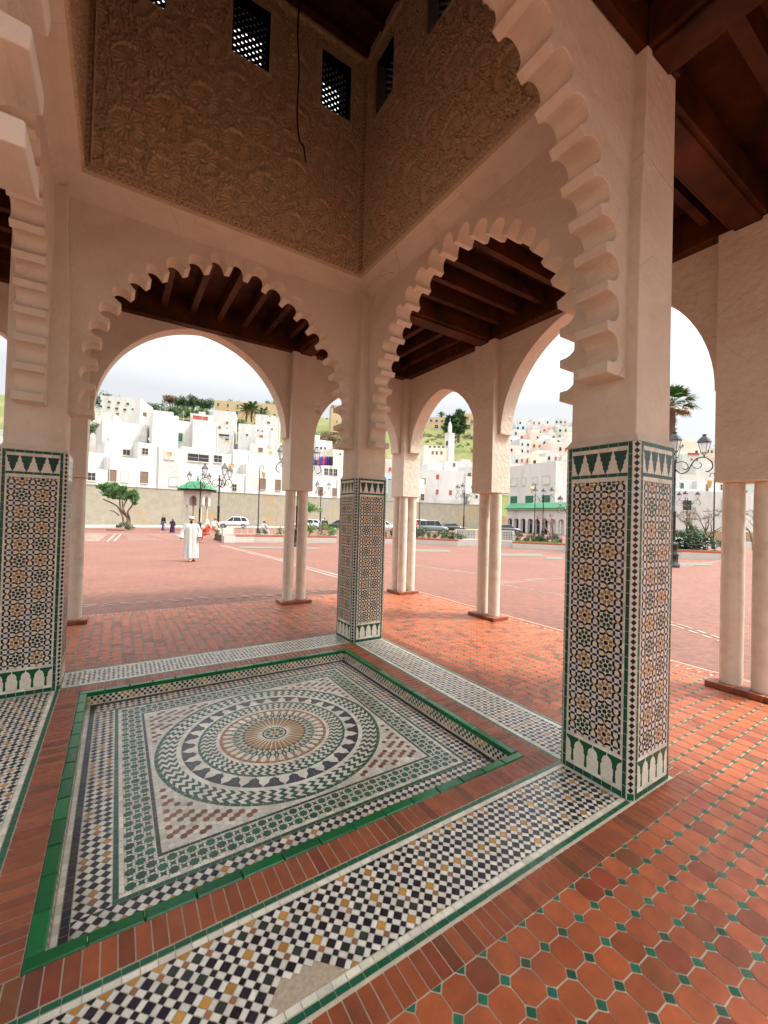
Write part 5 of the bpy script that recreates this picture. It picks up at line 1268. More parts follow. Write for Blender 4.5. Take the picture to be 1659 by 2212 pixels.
# iron fences: low loops
def iron_fence(label, i, f0, f1, inn, h, m, step=.42, z=.42, style=0):
    P0 = inb(i, f0, inn, z); L = (BP[i+1]-BP[i]).length*(f1-f0); k = max(2, int(L/step)); root = empty('iron_fence', tuple(P0)); tag(root, label, 'fence')
    a = MB(); b = MB(); A, B = Vector((0, 0, 0)), inb(i, f1, inn, z)-P0
    t = (B-A)/k
    a.tube([A+Vector((0, 0, h)), B+Vector((0, 0, h))], .016, 5); a.tube([A+Vector((0, 0, .06)), B+Vector((0, 0, .06))], .014, 5)
    for q in range(k+1):
        p_ = A+t*q
        b.tube([p_, p_+Vector((0, 0, h+.04))], .014, 5)
        if q < k:
            for s_ in (0, 1):
                c_ = p_+t*(.5); pts = [p_+t*(s_)+Vector((0, 0, .06))]
                for w_q in range(7): an = PI*w_q/6; pts.append(c_+t*(.42*(-1 if s_ == 0 else 1)*math.cos(an))+Vector((0, 0, .12+math.sin(an)*(h-.16))))
                b.tube(pts, .010, 4)
    a.build('rail', m, root); b.build('scrollwork', m, root)
iron_fence('pale ornamental scroll fence on the white bed wall, left view', 0, .35, 1, .25, .55, M_WHP, z=.5); iron_fence('pale scroll fence behind the small shrubs left of the columns', 1, 0, 1, .25, .55, M_WHP, z=.5)
iron_fence('dark iron scroll fence round the lawn by the shops', 7, 0, 1, .3, .5, M_BLACK); iron_fence('dark low iron fence in front of the flowering shrubs', 10, .2, 1, .3, .4, M_BLACK)
iron_fence('thin dark iron fence along the middle hedge', 5, 0, .9, .3, .5, M_BLACK)
# tiled benches (white base with tile panels)
def bench(label, u0, d0, u1, d1, h0=.5, h1=1.25, tiled=True):
    a, b = gp(u0, d0), gp(u1, d1); root = empty('tiled_bench', tuple(a)); tag(root, label, 'bench'); t = b-a; t.z = 0; L = t.length; t.normalize(); n = Vector((-t.y, t.x, 0)); n = n if n.dot(FW) > 0 else -n
    mb = MB(); mb.obox(Vector((0, 0, -.1)), t*L, n*.75, (0, 0, h0+.1)); mb.build('seat', M_WHP, root)
    mb = MB(); mb.obox(n*.45+Vector((0, 0, h0+.001)), t*L, n*.28, (0, 0, h1-h0)); mb.build('back_wall', M_WHP, root)
    if tiled:
        mb = MB(); F_ = lambda s_, z, e=.01: tuple(n*(.45-e)+t*s_+Vector((0, 0, z)))
        z0, z1 = h0+.06, h1-.06; mb.poly([F_(.1, z0, .004), F_(L-.1, z0, .004), F_(L-.1, z1, .004), F_(.1, z1, .004)], (.5, .48, .42))
        nx_ = int((L-.2)/.12); nz_ = int((z1-z0)/.12)
        for i in range(nx_):
            for j in range(nz_):
                x, z = .1+(L-.2)*(i+.5)/nx_, z0+(z1-z0)*(j+.5)/nz_; edge = i in (0, nx_-1) or j in (0, nz_-1)
                s8 = star(0, 0, .052, .032, 8 if not edge else 4)
                mb.poly([F_(x+p_, z+q_, .008) for p_, q_ in s8], jit((.03, .06, .045) if edge else random.choice([GO, GR, IN, BK]), .3))
        mb.build('tile_panel', M_TILE, root)
bench('tile-backed white bench left of the paired outer columns, middle arch', 988, 31.2, 1034, 31.5)
bench('tile-backed white bench right of the paired outer columns', 1079, 30.6, 1107, 30.2)
bench('white masonry bench end where the red-robed person sits', 484, 27.6, 508, 28.0, .45, .95, False)
bench('low plain white block in the bed by the central pillar', 712, 31.5, 728, 31.6, .5, 1.0, False)

# ------------------------------------------------------------------ street lamps
M_LG = bpy.data.materials.new('lantern_glass'); M_LG.use_nodes = True
nn_ = M_LG.node_tree; pb = nn_.nodes['Principled BSDF']; pb.inputs['Base Color'].default_value = (.85, .88, .88, 1); pb.inputs['Roughness'].default_value = .1; pb.inputs['Alpha'].default_value = .35
M_AMB = bpy.data.materials.new('amber_glass'); M_AMB.use_nodes = True; pb = M_AMB.node_tree.nodes['Principled BSDF']; pb.inputs['Base Color'].default_value = (.75, .55, .25, 1); pb.inputs['Roughness'].default_value = .2
def lantern(root, c, s=1.0):
    c = Vector(c); fr = MB(); n = 4
    def rr(r, z, k, o=0): a = PI/4+PI/2*k; return c+Vector((r*math.cos(a), r*math.sin(a), z))*s
    for k in range(4):
        fr.tube([rr(.13, .12, k), rr(.25, .58, k)], .012*s, 4); fr.tube([rr(.13, .12, k), rr(.13, .12, k+1)], .012*s, 4); fr.tube([rr(.25, .58, k), rr(.25, .58, k+1)], .014*s, 4); fr.tube([c, rr(.13, .12, k)], .012*s, 4)
    fr.add([rr(.31, .58, k) for k in range(4)]+[rr(.20, .74, k) for k in range(4)]+[rr(.07, .86, k) for k in range(4)]+[rr(.09, .93, k) for k in range(4)], [(k, (k+1) % 4, 4+(k+1) % 4, 4+k) for k in range(4)]+[(4+k, 4+(k+1) % 4, 8+(k+1) % 4, 8+k) for k in range(4)]+[(8+k, 8+(k+1) % 4, 12+(k+1) % 4, 12+k) for k in range(4)]+[(12, 13, 14, 15), (3, 2, 1, 0)])
    L = fr.build('lantern', M_BLACK, root); g = MB()
    g.add([rr(.125, .125, k) for k in range(4)]+[rr(.242, .575, k) for k in range(4)], [(k, (k+1) % 4, 4+(k+1) % 4, 4+k) for k in range(4)]); g.build('glass', M_LG, L)
def scroll(mb, d, H):
    d = Vector(d)
    def q(r, z): return d*r+Vector((0, 0, H+z))
    mb.tube(pline([q(.05, -.35), q(.25, -.52), q(.48, -.42), q(.62, -.12), q(.80, .12), q(1.08, .16), q(1.30, -.02), q(1.36, -.28), q(1.22, -.46), q(1.12, -.44)], 5), .026, 6)
    mb.tube(pline([q(.02, -.05), q(.22, .02), q(.42, -.05), q(.50, -.24), q(.40, -.36), q(.30, -.28)], 4), .020, 6)
    mb.tube(pline([q(.62, -.12), q(.72, -.28), q(.90, -.30), q(.98, -.16), q(.90, -.06)], 4), .016, 6); mb.tube([q(1.06, .14), q(1.06, .24)], .03, 6)
def street_lamp(label, u, d, yaw=0, H=4.6, arms=4, bs=.8):
    P = gp(u, d); root = empty('street_lamp', tuple(P)); tag(root, label, 'street lamp', None)
    b = MB(); b.lathe([(q*bs, z) for q, z in ((.34, 0), (.34, .12), (.26, .16), (.26, .50), (.30, .55), (.22, .62), (.22, .95), (.27, 1.0), (.13, 1.12))], n=12); b.build('base', M_BLACK, root)
    b = MB(); b.lathe([(.085, 1.12), (.085, 2.4), (.10, 2.42), (.10, 2.5), (.06, 2.55), (.052, H), (.09, H+.02), (.09, H+.12), (.03, H+.2), (.05, H+.3), (.01, H+.45)], n=10); b.build('pole', M_BLACK, root)
    for k in range(arms):
        a = yaw+2*PI/arms*k; dv = (math.cos(a), math.sin(a), 0); b = MB(); scroll(b, dv, H); b.build('scroll_arm', M_BLACK, root)
        lantern(root, (1.06*math.cos(a), 1.06*math.sin(a), H+.24), 1.0)
ry = math.atan2(RT.y, RT.x)
def Hof(u, v, d): return zat(u, v, d)-gp(u, d).z-.60
for (u, d, vl, yw, lb, na) in ((430, 41, 1032, 3.3, 'scroll-armed black street lamp in front of the green-roofed kiosk', 3), (470, 31, 1020, 3.3, 'scroll-armed black street lamp behind the seated red-robed person', 3),
        (640, 25.5, 984, .1, 'scroll-armed black street lamp half hidden by the paired outer columns', 4), (691, 56, 1050, .2, 'distant scroll-armed street lamp between outer columns and central pillar', 3),
        (1001, 50, 1056, .15, 'scroll-armed street lamp by the dark hatchback in the middle arch', 3), (1172, 50, 1064, 3.3, 'scroll-armed street lamp before the green shuttered building', 3),
        (1453, 18.8, 970, -.61, 'nearest scroll-armed street lamp, its scroll arm right of the tiled pillar', 4), (1483, 50, 1072, -.3, 'distant scroll-armed street lamp beside the bare trees at the right', 3), (1232, 40, 1084, 3.14, 'scroll-armed street lamp mostly hidden behind the near tiled pillar', 3)):
    street_lamp(lb, u, d, ry+yw, Hof(u, vl, d), na)
def goose(label, u, d, vt, side, col=M_AMB):
    P = gp(u, d); H = zat(u, vt, d)-P.z; root = empty('gooseneck_lamp', tuple(P)); tag(root, label, 'street lamp')
    b = MB(); b.lathe([(.16, 0), (.16, .3), (.09, .8), (.07, .85), (.05, H-.55)], n=8); sdv = RT*side
    b.tube(pline([Vector((0, 0, H-.6)), Vector((0, 0, H-.2)), sdv*.12+Vector((0, 0, H)), sdv*.38+Vector((0, 0, H-.08)), sdv*.45+Vector((0, 0, H-.45))], 5), .035, 6); b.build('pole', M_BLACK, root)
    b = MB(); b.lathe([(.02, 0), (.16, -.10), (.26, -.35), (.20, -.42), (.13, -.85), (.03, -.98)], sdv*.45+Vector((0, 0, H-.42)), 8); b.build('lantern', col, root)
goose('slim gooseneck lamp with one hanging lantern before the white houses', 557, 45, 1006, 1); goose('thin gooseneck lamp beside the triple corner columns', 905, 60, 1072, -1)
goose('gooseneck lamp with amber lantern before the right shop building', 1154, 56, 1044, -1); goose('thin gooseneck lamp behind the bare trees at the right', 1541, 38, 1022, -1)

# ------------------------------------------------------------------ kiosk with green pyramid roof
P = gp(424, 48); root = empty('kiosk', tuple(P), ry); tag(root, 'small white kiosk on slim columns with a green tiled pyramid roof', 'kiosk')
zt = zat(424, c1(0, 850)[1], 48)-P.z; ze = zat(424, c1(0, 938)[1], 48)-P.z; zb_ = zat(424, c1(0, 1058)[1], 48)-P.z; hw_ = 1.08
mb = MB()
for sx in (-1, 1):
    for sy in (-1, 1): mb.lathe([(.13, 0), (.11, .3), (.10, zb_)], (sx*.8, sy*.8, 0), 10)
mb.build('columns', M_WHP, root)
mb = MB()
for k in range(4):
    r = Matrix.Rotation(PI/2*k, 3, 'Z'); e0 = hw_ if k % 2 == 0 else hw_-.25
    pts = [(-e0, 0), (-.42, 0)] + [(-.42*math.cos(PI*i/8), (ze-zb_)*.35+.5*math.sin(PI*i/8)) for i in range(0, 9)] + [(.42, 0), (e0, 0), (e0, ze-zb_), (-e0, ze-zb_)]
    vs = [r @ Vector((a, -hw_, zb_+b)) for a, b in pts]+[r @ Vector((a, -hw_+.25, zb_+b)) for a, b in pts]; n = len(pts)
    mb.add(vs, [list(range(n)), list(range(n, 2*n))[::-1]]+[(i, n+i, n+(i+1) % n, (i+1) % n) for i in range(n)])
mb.build('arched_body', M_WHP, root)
mb = MB(); mb.box(-1.55, 1.55, -1.55, 1.55, ze+.002, ze+.12)
for k in range(11):
    for sy in (-1, 1): mb.box(-1.5+.29*k, -1.4+.29*k, sy*1.6-.1, sy*1.6+.1, ze-.08, ze+.0)
mb.build('eaves', M_WOOD, root)
mb = MB(); hh = zt-ze-.12; mb.add([(-1.7, -1.7, ze+.122), (1.7, -1.7, ze+.122), (1.7, 1.7, ze+.122), (-1.7, 1.7, ze+.122), (-.5, -.5, ze+.1+hh*.8), (.5, -.5, ze+.1+hh*.8), (.5, .5, ze+.1+hh*.8), (-.5, .5, ze+.1+hh*.8), (0, 0, zt)], [(0, 1, 5, 4), (1, 2, 6, 5), (2, 3, 7, 6), (3, 0, 4, 7), (4, 5, 8), (5, 6, 8), (6, 7, 8), (7, 4, 8), (3, 2, 1, 0)])
for k in range(4):
    r = Matrix.Rotation(PI/2*k, 3, 'Z')
    for q in range(-7, 8): x = q*.21; y1 = -.5 if abs(x) < .5 else -abs(x); z1 = ze+.12+(hh*.78)*(1.7+y1)/1.2; mb.tube([r @ Vector((x, -1.72, ze+.15)), r @ Vector((x*(1 if abs(x) > .5 else 1), y1, z1+.03))], .055, 5)
mb.build('roof', M_GT, root); mb = MB(); mb.lathe([(.10, 0), (.14, .12), (.05, .25), (.08, .35), (.01, .6)], (0, 0, zt-.03), 8); mb.build('finial', M_GT, root)

# ------------------------------------------------------------------ cars
M_TY = mat('tyre_rubber', (.015, .015, .015), .8, .2, 10, 0); M_RIM = mat('rim_metal', (.45, .45, .46), .3, .1, 10, 0, metal=.8)
M_LT = mat('head_lamp', (.75, .75, .72), .15, .1, 10, 0); M_TL = mat('tail_lamp', (.5, .03, .02), .2, .1, 10, 0)
def car(label, u, d, yaw, paint, L=4.2, Wd=1.72, Hh=1.5, style='hatch', z=None):
    P = gp(u, d); root = empty('parked_car', tuple(P), ry+yaw); tag(root, label, 'van' if style == 'van' else 'car', 'vehicles parked below the old wall'); m = mat('car_paint', paint, .28, .06, 1, 0, coat=.6)
    h = L/2
    if style == 'hatch': lo = [(-h, .42, .62), (-h*.98, .34, .92), (-h*.86, .28, .98), (-h*.1, .26, .96), (h*.35, .26, .96), (h*.45, .26, .95), (h*.85, .28, .80), (h*.98, .34, .66), (h, .42, .55)]; cab = [(-h*.94, .93, -h*.70, Hh-.04), (h*.48, .93, h*.08, Hh)]
    else: lo = [(-h, .40, .90), (-h*.985, .32, 1.02), (-h*.9, .28, 1.05), (-h*.1, .26, 1.05), (h*.45, .26, 1.04), (h*.60, .26, 1.0), (h*.88, .28, .86), (h*.98, .34, .70), (h, .42, .58)]; cab = [(-h*.97, 1.03, -h*.93, Hh-.03), (h*.58, 1.02, h*.30, Hh)]
    mb = MB(); vs = []; w = Wd/2
    for x, z0, z1 in lo:
        k = 1-.12*max(0, abs(x)/h-.75)*4
        vs += [(x, -w*k*.94, z0), (x, -w*k, z0+.18), (x, -w*k, z1-.12), (x, -w*k*.90, z1), (x, w*k*.90, z1), (x, w*k, z1-.12), (x, w*k, z0+.18), (x, w*k*.94, z0)]
    n = 8; mb.add(vs, [(i*n+j, i*n+(j+1) % n, (i+1)*n+(j+1) % n, (i+1)*n+j) for i in range(len(lo)-1) for j in range(n)]+[tuple(range(n))[::-1], tuple(range(len(vs)-n, len(vs)))], None, True)
    (bx, bz, tx, tz), (fx, fz, gx, gz_) = cab; wr = w*.74; wb = w*.88
    # roof and pillars
    mb.add([(tx, -wr, tz-.05), (gx, -wr, gz_-.05), (gx, wr, gz_-.05), (tx, wr, tz-.05), (tx+.05, -wr*.9, tz), (gx-.05, -wr*.9, gz_), (gx-.05, wr*.9, gz_), (tx+.05, wr*.9, tz)], [(4, 5, 6, 7), (0, 1, 5, 4), (1, 2, 6, 5), (2, 3, 7, 6), (3, 0, 4, 7), (3, 2, 1, 0)])
    for sy in (-1, 1):
        for (a, b) in (((bx, bz), (tx, tz-.04)), ((fx, fz), (gx, gz_-.04)), ((fx*.25+bx*.1, fz), (gx*.3+tx*.05, gz_-.04)), ((bx*.55, bz), (tx*.6, tz-.04))): mb.tube([(a[0], sy*wb, a[1]-.02), (b[0], sy*wr, b[1])], .045, 5)
    body = mb.build('body', m, root)
    g = MB(); c_ = .985
    g.add([(bx*c_, -wb*c_, bz), (fx*c_, -wb*c_, fz), (fx*c_, wb*c_, fz), (bx*c_, wb*c_, bz), (tx, -wr*c_, tz-.06), (gx, -wr*c_, gz_-.06), (gx, wr*c_, gz_-.06), (tx, wr*c_, tz-.06)], [(0, 1, 5, 4), (1, 2, 6, 5), (2, 3, 7, 6), (3, 0, 4, 7)]); g.build('window', M_GLASS, root)
    for sx in (-1, 1):
        for sy in (-1, 1):
            def wl(r0, r1, y0, y1, mt, nm, par): b = MB(); k = 18; vs = [(sx*h*.62+r*math.cos(2*PI*i/k), sy*y, .31+r*math.sin(2*PI*i/k)) for r, y in ((r0, y0), (r1, y0), (r1, y1), (r0, y1)) for i in range(k)]; b.add(vs, [(q*k+i, q*k+(i+1) % k, ((q+1) % 4)*k+(i+1) % k, ((q+1) % 4)*k+i) for q in range(4) for i in range(k)]); return b.build(nm, mt, par)
            ty = wl(.20, .31, w-.18, w+.012, M_TY, 'wheel', root); wl(.0, .205, w-.16, w-.005, M_RIM, 'rim', ty)
        b = MB(); b.box(h*.93, h*.985, sx*w*.62-.16, sx*w*.62+.16, .60, .72); b.build('headlight', M_LT, root); b = MB(); b.box(-h*1.0, -h*.955, sx*w*.78-.09, sx*w*.78+.09, .72, .98); b.build('tail_light', M_TL, root)
    return root
car('silver estate car parked by the wall near the seated red-robed person', 505, 59, PI+.25, (.55, .57, .60), 4.25, 1.75, 1.62)
car('white car parked behind the small tree by the paired columns', 664, 62, PI, (.70, .70, .70)); car('black car mostly hidden beside the central pillar', 732, 64, PI, (.02, .02, .022))
car('pale silver car just right of the central pillar', 832, 64, 0, (.62, .65, .68)); car('white van parked left of the grey-green van', 893, 66, PI+.0, (.72, .71, .68), 4.3, 1.8, 1.9, 'van')
car('grey-green van with roof bars in the middle arch', 937, 62, -.1, (.16, .21, .20), 4.3, 1.8, 1.82, 'van'); car('small black hatchback right of the grey-green van', 978, 68, .15, (.012, .012, .015), 3.9, 1.65, 1.45)
car('dark car half hidden by the outer columns near the shops', 1096, 66, 0, (.05, .05, .055))

# ================================================================== people
def finish_skin(o):
    dg = bpy.context.evaluated_depsgraph_get(); me = bpy.data.meshes.new_from_object(o.evaluated_get(dg)); o.modifiers.clear(); old = o.data; o.data = me
    for p_ in me.polygons: p_.use_smooth = True
def skin(name, chains, m, parent, sub=2):
    """chains: lists of (point, radius); chains joined where they start at an existing point"""
    vs = []; es = []; rs = []; idx = {}
    def vid(p_, r):
        k = tuple(round(x, 4) for x in p_)
        if k not in idx: idx[k] = len(vs); vs.append(k); rs.append(r)
        return idx[k]
    for ch in chains:
        prev = None
        for p_, r in ch:
            i = vid(p_, r)
            if prev is not None and prev != i: es.append((prev, i))
            prev = i
    me = bpy.data.meshes.new(name); me.from_pydata(vs, es, []); o = bpy.data.objects.new(name, me); COL.objects.link(o); me.materials.append(m)
    o.modifiers.new('skin', 'SKIN'); sv = me.skin_vertices[0].data if me.skin_vertices else None
    if sv is None: bpy.context.view_layer.objects.active = o; 
    sv = me.skin_vertices[0].data
    for i, r in enumerate(rs): sv[i].radius = (r, r) if not isinstance(r, tuple) else r
    sv[0].use_root = True
    s_ = o.modifiers.new('sub', 'SUBSURF'); s_.levels = sub; s_.render_levels = sub
    finish_skin(o); o.parent = parent; return o
M_SKIN = mat('skin', (.48, .25, .15), .55, .1, 20, 0); M_SKINL = mat('skin_light', (.55, .33, .24), .55, .1, 20, 0); M_HAIR = mat('dark_hair', (.02, .014, .01), .7, .3, 60, .3)
def hand(w, dr, s, side):
    w = Vector(w); dr = Vector(dr).normalized(); a = Vector((side, 0, 0)); f = Vector((0, -1, 0)); pal = w+dr*.055*s; ch = [[(tuple(w), .024*s), (tuple(pal), (.036*s, .022*s))]]
    for k, (o_, L) in enumerate(((-.024, .072), (-.008, .080), (.008, .076), (.024, .060))):
        b = pal+f*o_*s+dr*.03*s; ch.append([(tuple(pal), .03*s), (tuple(b), .011*s), (tuple(b+dr*L*.5*s), .0095*s), (tuple(b+(dr*.8-a*.35)*L*s), .008*s)])
    ch.append([(tuple(pal), .03*s), (tuple(pal+f*.035*s-dr*.01*s), .012*s), (tuple(pal+f*.055*s+dr*.02*s), .0095*s)]); return ch
def figure(root, J, skinm, s=1.0):
    """J: joints (pelvis, chest, neck, head, shoulders, elbows, wrists, hips, knees, ankles, toes)"""
    V = {k: tuple(Vector(v)*s) for k, v in J.items()}; hd = Vector(V['head']); nk = Vector(V['neck']); up = (hd-nk).normalized(); fw = Vector(J.get('face', (0, -1, 0))).normalized()
    ch = [[(V['pelvis'], .125*s), (V['belly'], .115*s), (V['chest'], .135*s), (V['neck'], .055*s), (tuple(hd-up*.07*s+fw*.02*s), .062*s), (tuple(hd), .088*s), (tuple(hd+up*.07*s), .068*s)], [(tuple(hd), .088*s), (tuple(hd-up*.015*s+fw*.105*s), .014*s)]]
    for sd_ in 'lr':
        sg = 1 if sd_ == 'l' else -1
        ch.append([(V['chest'], .135*s), (V['sho_'+sd_], .058*s), (V['elb_'+sd_], .040*s), (V['wri_'+sd_], .026*s)])
        dr = Vector(V['wri_'+sd_])-Vector(V['elb_'+sd_]); ch += hand(V['wri_'+sd_], dr, s, sg)
        ch.append([(V['pelvis'], .125*s), (V['hip_'+sd_], .085*s), (V['kne_'+sd_], .055*s), (V['ank_'+sd_], .036*s), (V['toe_'+sd_], .030*s)])
    body = skin('body', ch, skinm, root, 1)
    # eyes, ears
    e = MB(); sdv = fw.cross(up)
    for sg in (-1, 1): e.lathe([(.002, -.009), (.012, 0), (.002, .009)], hd+fw*.083*s+sdv*sg*.032*s+up*.008*s, 8)
    e.build('eyes', M_HAIR, root); e = MB()
    for sg in (-1, 1): e.lathe([(.004, -.03), (.014, -.01), (.016, .015), (.004, .03)], hd+sdv*sg*.088*s, 8)
    e.build('ears', skinm, root)
    e = MB(); e.tube([hd+fw*.082*s+sdv*.022*s-up*.052*s, hd+fw*.09*s-up*.050*s, hd+fw*.082*s-sdv*.022*s-up*.052*s], .006*s, 5); e.build('mouth', mat('lips', (.35, .12, .10), .5, .1, 20, 0) if 'lips' not in MATS else MATS['lips'], root)
def standing(**k):
    J = dict(pelvis=(0, 0, .95), belly=(0, 0, 1.10), chest=(0, 0, 1.30), neck=(0, 0, 1.47), head=(0, -.01, 1.60), sho_l=(.18, 0, 1.40), sho_r=(-.18, 0, 1.40), elb_l=(.25, .02, 1.12), elb_r=(-.25, .02, 1.12), wri_l=(.27, -.05, .88), wri_r=(-.27, -.05, .88),
             hip_l=(.09, 0, .90), hip_r=(-.09, 0, .90), kne_l=(.10, -.02, .50), kne_r=(-.10, -.02, .50), ank_l=(.10, .03, .08), ank_r=(-.10, .03, .08), toe_l=(.11, -.14, .035), toe_r=(-.11, -.14, .035)); J.update(k); return J
def face_yaw(f): return math.atan2(f.y, f.x)+PI/2
def robe(root, m, z0, z1, r0, r1, name='robe', nf=9, am=.06, n=40, seed=0, sway=(0, 0), dep=.75, waist=None):
    mb = MB(); R_s = random.Random(seed); ph = [R_s.random()*6.28 for _ in range(4)]; rows = 22; vs = []
    for i in range(rows+1):
        f = i/rows; z = z0+(z1-z0)*f; r = r0+(r1-r0)*f**.8
        if f > .86: r = r1*(1.0+.35*math.sin((f-.86)/.14*PI*.55)) if False else r
        if f > .88: r *= 1-.62*((f-.88)/.12)**1.6
        fo = am*(1-f)**.7
        for j in range(n):
            a = 2*PI*j/n; rr = r*(1+fo*math.sin(nf*a+ph[0]+f*1.5)+fo*.5*math.sin((nf+4)*a+ph[1]))
            vs.append((rr*math.cos(a)*(1.0+.18*max(0, f-.7)*3 if f < .9 else 1.15)+sway[0]*(1-f), rr*math.sin(a)*dep+sway[1]*(1-f), z))
    mb.add(vs, [(i*n+j, i*n+(j+1) % n, (i+1)*n+(j+1) % n, (i+1)*n+j) for i in range(rows) for j in range(n)], None, True)
    return mb.build(name, m, root)
def cloth(name, c): return mat(name, c, .9, .15, 12, .3, 40, .004)
def sleeve(root, m, J, s_, name='sleeve', r0=.075, r1=.085, to='wri'):
    for k in 'lr':
        a, b, c_ = (Vector(J[q+'_'+k]) for q in ('sho', 'elb', to)); e = b+(c_-b)*.93 if to != 'elb' else b
        mb = MB(); pts = pline([a+Vector((0, 0, .02)), (a+b)/2, b, e], 4); n = len(pts); mb.tube(pts, [r0+(r1-r0)*i/(n-1)+.004*math.sin(i*2.1) for i in range(n)], 14); mb.build(name, m, root)
# the walking man in the white robe
P = gp(411, 15.6); fdir = (Vector((CAM.x, CAM.y, 0))-Vector((P.x, P.y, 0))).normalized()
hgt = zat(411, 1115, 15.6)-P.z; sc_ = hgt/1.73
root = empty('person', tuple(P), face_yaw(fdir)+.1); tag(root, 'bearded person in a long white robe and white cap walking towards the pavilion', 'person')
J = standing(elb_l=(.29, .03, 1.13), elb_r=(-.29, .03, 1.12), wri_l=(.30, -.08, .90), wri_r=(-.35, -.03, .88), kne_l=(.08, -.10, .50), kne_r=(-.06, .0, .50), ank_l=(.12, .16, .15), ank_r=(-.03, -.10, .07), toe_l=(.13, .05, .05), toe_r=(-.03, -.26, .03))
figure(root, J, M_SKIN); WR = mat('white_cotton', (.50, .51, .46), .9, .12, 8, .4, 30, .01)
robe(root, WR, .13, 1.47, .245, .205, 'robe', 7, .17, 48, 3, (.01, 0), .72); sleeve(root, WR, J, 1)
mb = MB(); mb.lathe([(.098, 0), (.101, .04), (.095, .075), (.06, .10), (.01, .108)], (0, 0, 1.622), 18, None, 1, 1.05); mb.build('cap', WR, root)
mb = MB(); leaves(mb, (0, -.075, 1.515), (.068, .04, .075), 900, .02, [(.03, .018, .012), (.05, .03, .02)], 1, 8); mb.build('beard', M_LEAF if False else M_HAIR, root)
mb = MB(); mb.tube([(-.075, -.06, 1.622), (-.055, -.094, 1.62), (-.012, -.106, 1.615)], .016, 6); mb.tube([(.075, -.06, 1.622), (.055, -.094, 1.62), (.012, -.106, 1.615)], .016, 6); mb.build('sunglasses', M_GLASS, root)
for sx, sy in ((-.03, -.17), (.125, .10)):
    mb = MB(); mb.lathe([(.045, 0), (.048, .02), (.03, .045)], (0, 0, 0), 12, None, 1, 2.6); o = mb.build('sandal', mat('sandal_leather', (.10, .06, .035), .6) if 'sandal_leather' not in MATS else MATS['sandal_leather'], root); o.location = (sx, sy, .005)
root.scale = (sc_,)*3
# man in dark jacket and jeans
d_ = 40; P = gp(*(352, d_)); sc_ = (zat(352, 1111, d_)-P.z)/1.72; root = empty('person', tuple(P), face_yaw(-FW)-.5); tag(root, 'person in dark jacket and blue jeans carrying a bag on the far plaza', 'person')
J = standing(kne_l=(.10, -.14, .52), ank_l=(.12, -.20, .10), toe_l=(.13, -.36, .05), kne_r=(-.08, .02, .50), ank_r=(-.10, .20, .10), toe_r=(-.10, .06, .04)); figure(root, J, M_SKINL)
T = lambda n_, ch, m: skin(n_, ch, m, root, 1)
def top(m, r=1.0): T('jacket', [[((0, 0, .98), .150*r), ((0, 0, 1.15), .145*r), ((0, 0, 1.32), .155*r), ((0, 0, 1.45), .075)]]+[[((0, 0, 1.32), .155*r), (J['sho_'+k], .078), (J['elb_'+k], .060), (tuple(Vector(J['elb_'+k])*.25+Vector(J['wri_'+k])*.75), .045)] for k in 'lr'], m)
def trousers(m): T('trousers', [[((0, 0, .96), .150)]+[(J['hip_l'], .105), (J['kne_l'], .078), (tuple(Vector(J['ank_l'])+Vector((0, 0, .05))), .062)], [((0, 0, .96), .150), (J['hip_r'], .105), (J['kne_r'], .078), (tuple(Vector(J['ank_r'])+Vector((0, 0, .05))), .062)]], m)
top(cloth('dark_jacket', (.015, .017, .02))); trousers(cloth('jeans', (.05, .09, .20)))
mb = MB(); mb.lathe([(.095, 0), (.1, .04), (.08, .085), (.02, .11)], (0, .012, 1.61), 14); mb.build('hair', mat('fair_hair', (.30, .13, .05), .8), root)
mb = MB(); mb.lathe([(.03, 0), (.11, .05), (.12, .2), (.05, .3)], (.33, -.05, .55), 12, None, 1, .5); mb.build('carrier_bag', mat('pale_bag', (.5, .5, .55), .6), root); root.scale = (sc_,)*3
# woman in a dark purple robe
P = gp(372, 40.5); sc_ = (zat(372, 1121, 40.5)-P.z)/1.72; root = empty('person', tuple(P), face_yaw(-FW)+.4); tag(root, 'person in a dark purple robe and black headscarf beside the person in jeans', 'person')
J = standing(elb_r=(-.27, -.02, 1.2), wri_r=(-.12, -.16, 1.42)); figure(root, J, M_SKIN); PU = cloth('purple_cloth', (.055, .008, .07)); robe(root, PU, .06, 1.46, .26, .20, 'robe', 6, .12, 40, 8); sleeve(root, cloth('black_cloth', (.015, .008, .02)), J, 1)
mb = MB(); mb.lathe([(.19, -.16), (.14, -.08), (.105, .0), (.108, .07), (.08, .13), (.02, .155)], (0, .025, 1.57), 16); mb.build('headscarf', MATS['black_cloth'], root); root.scale = (sc_,)*3
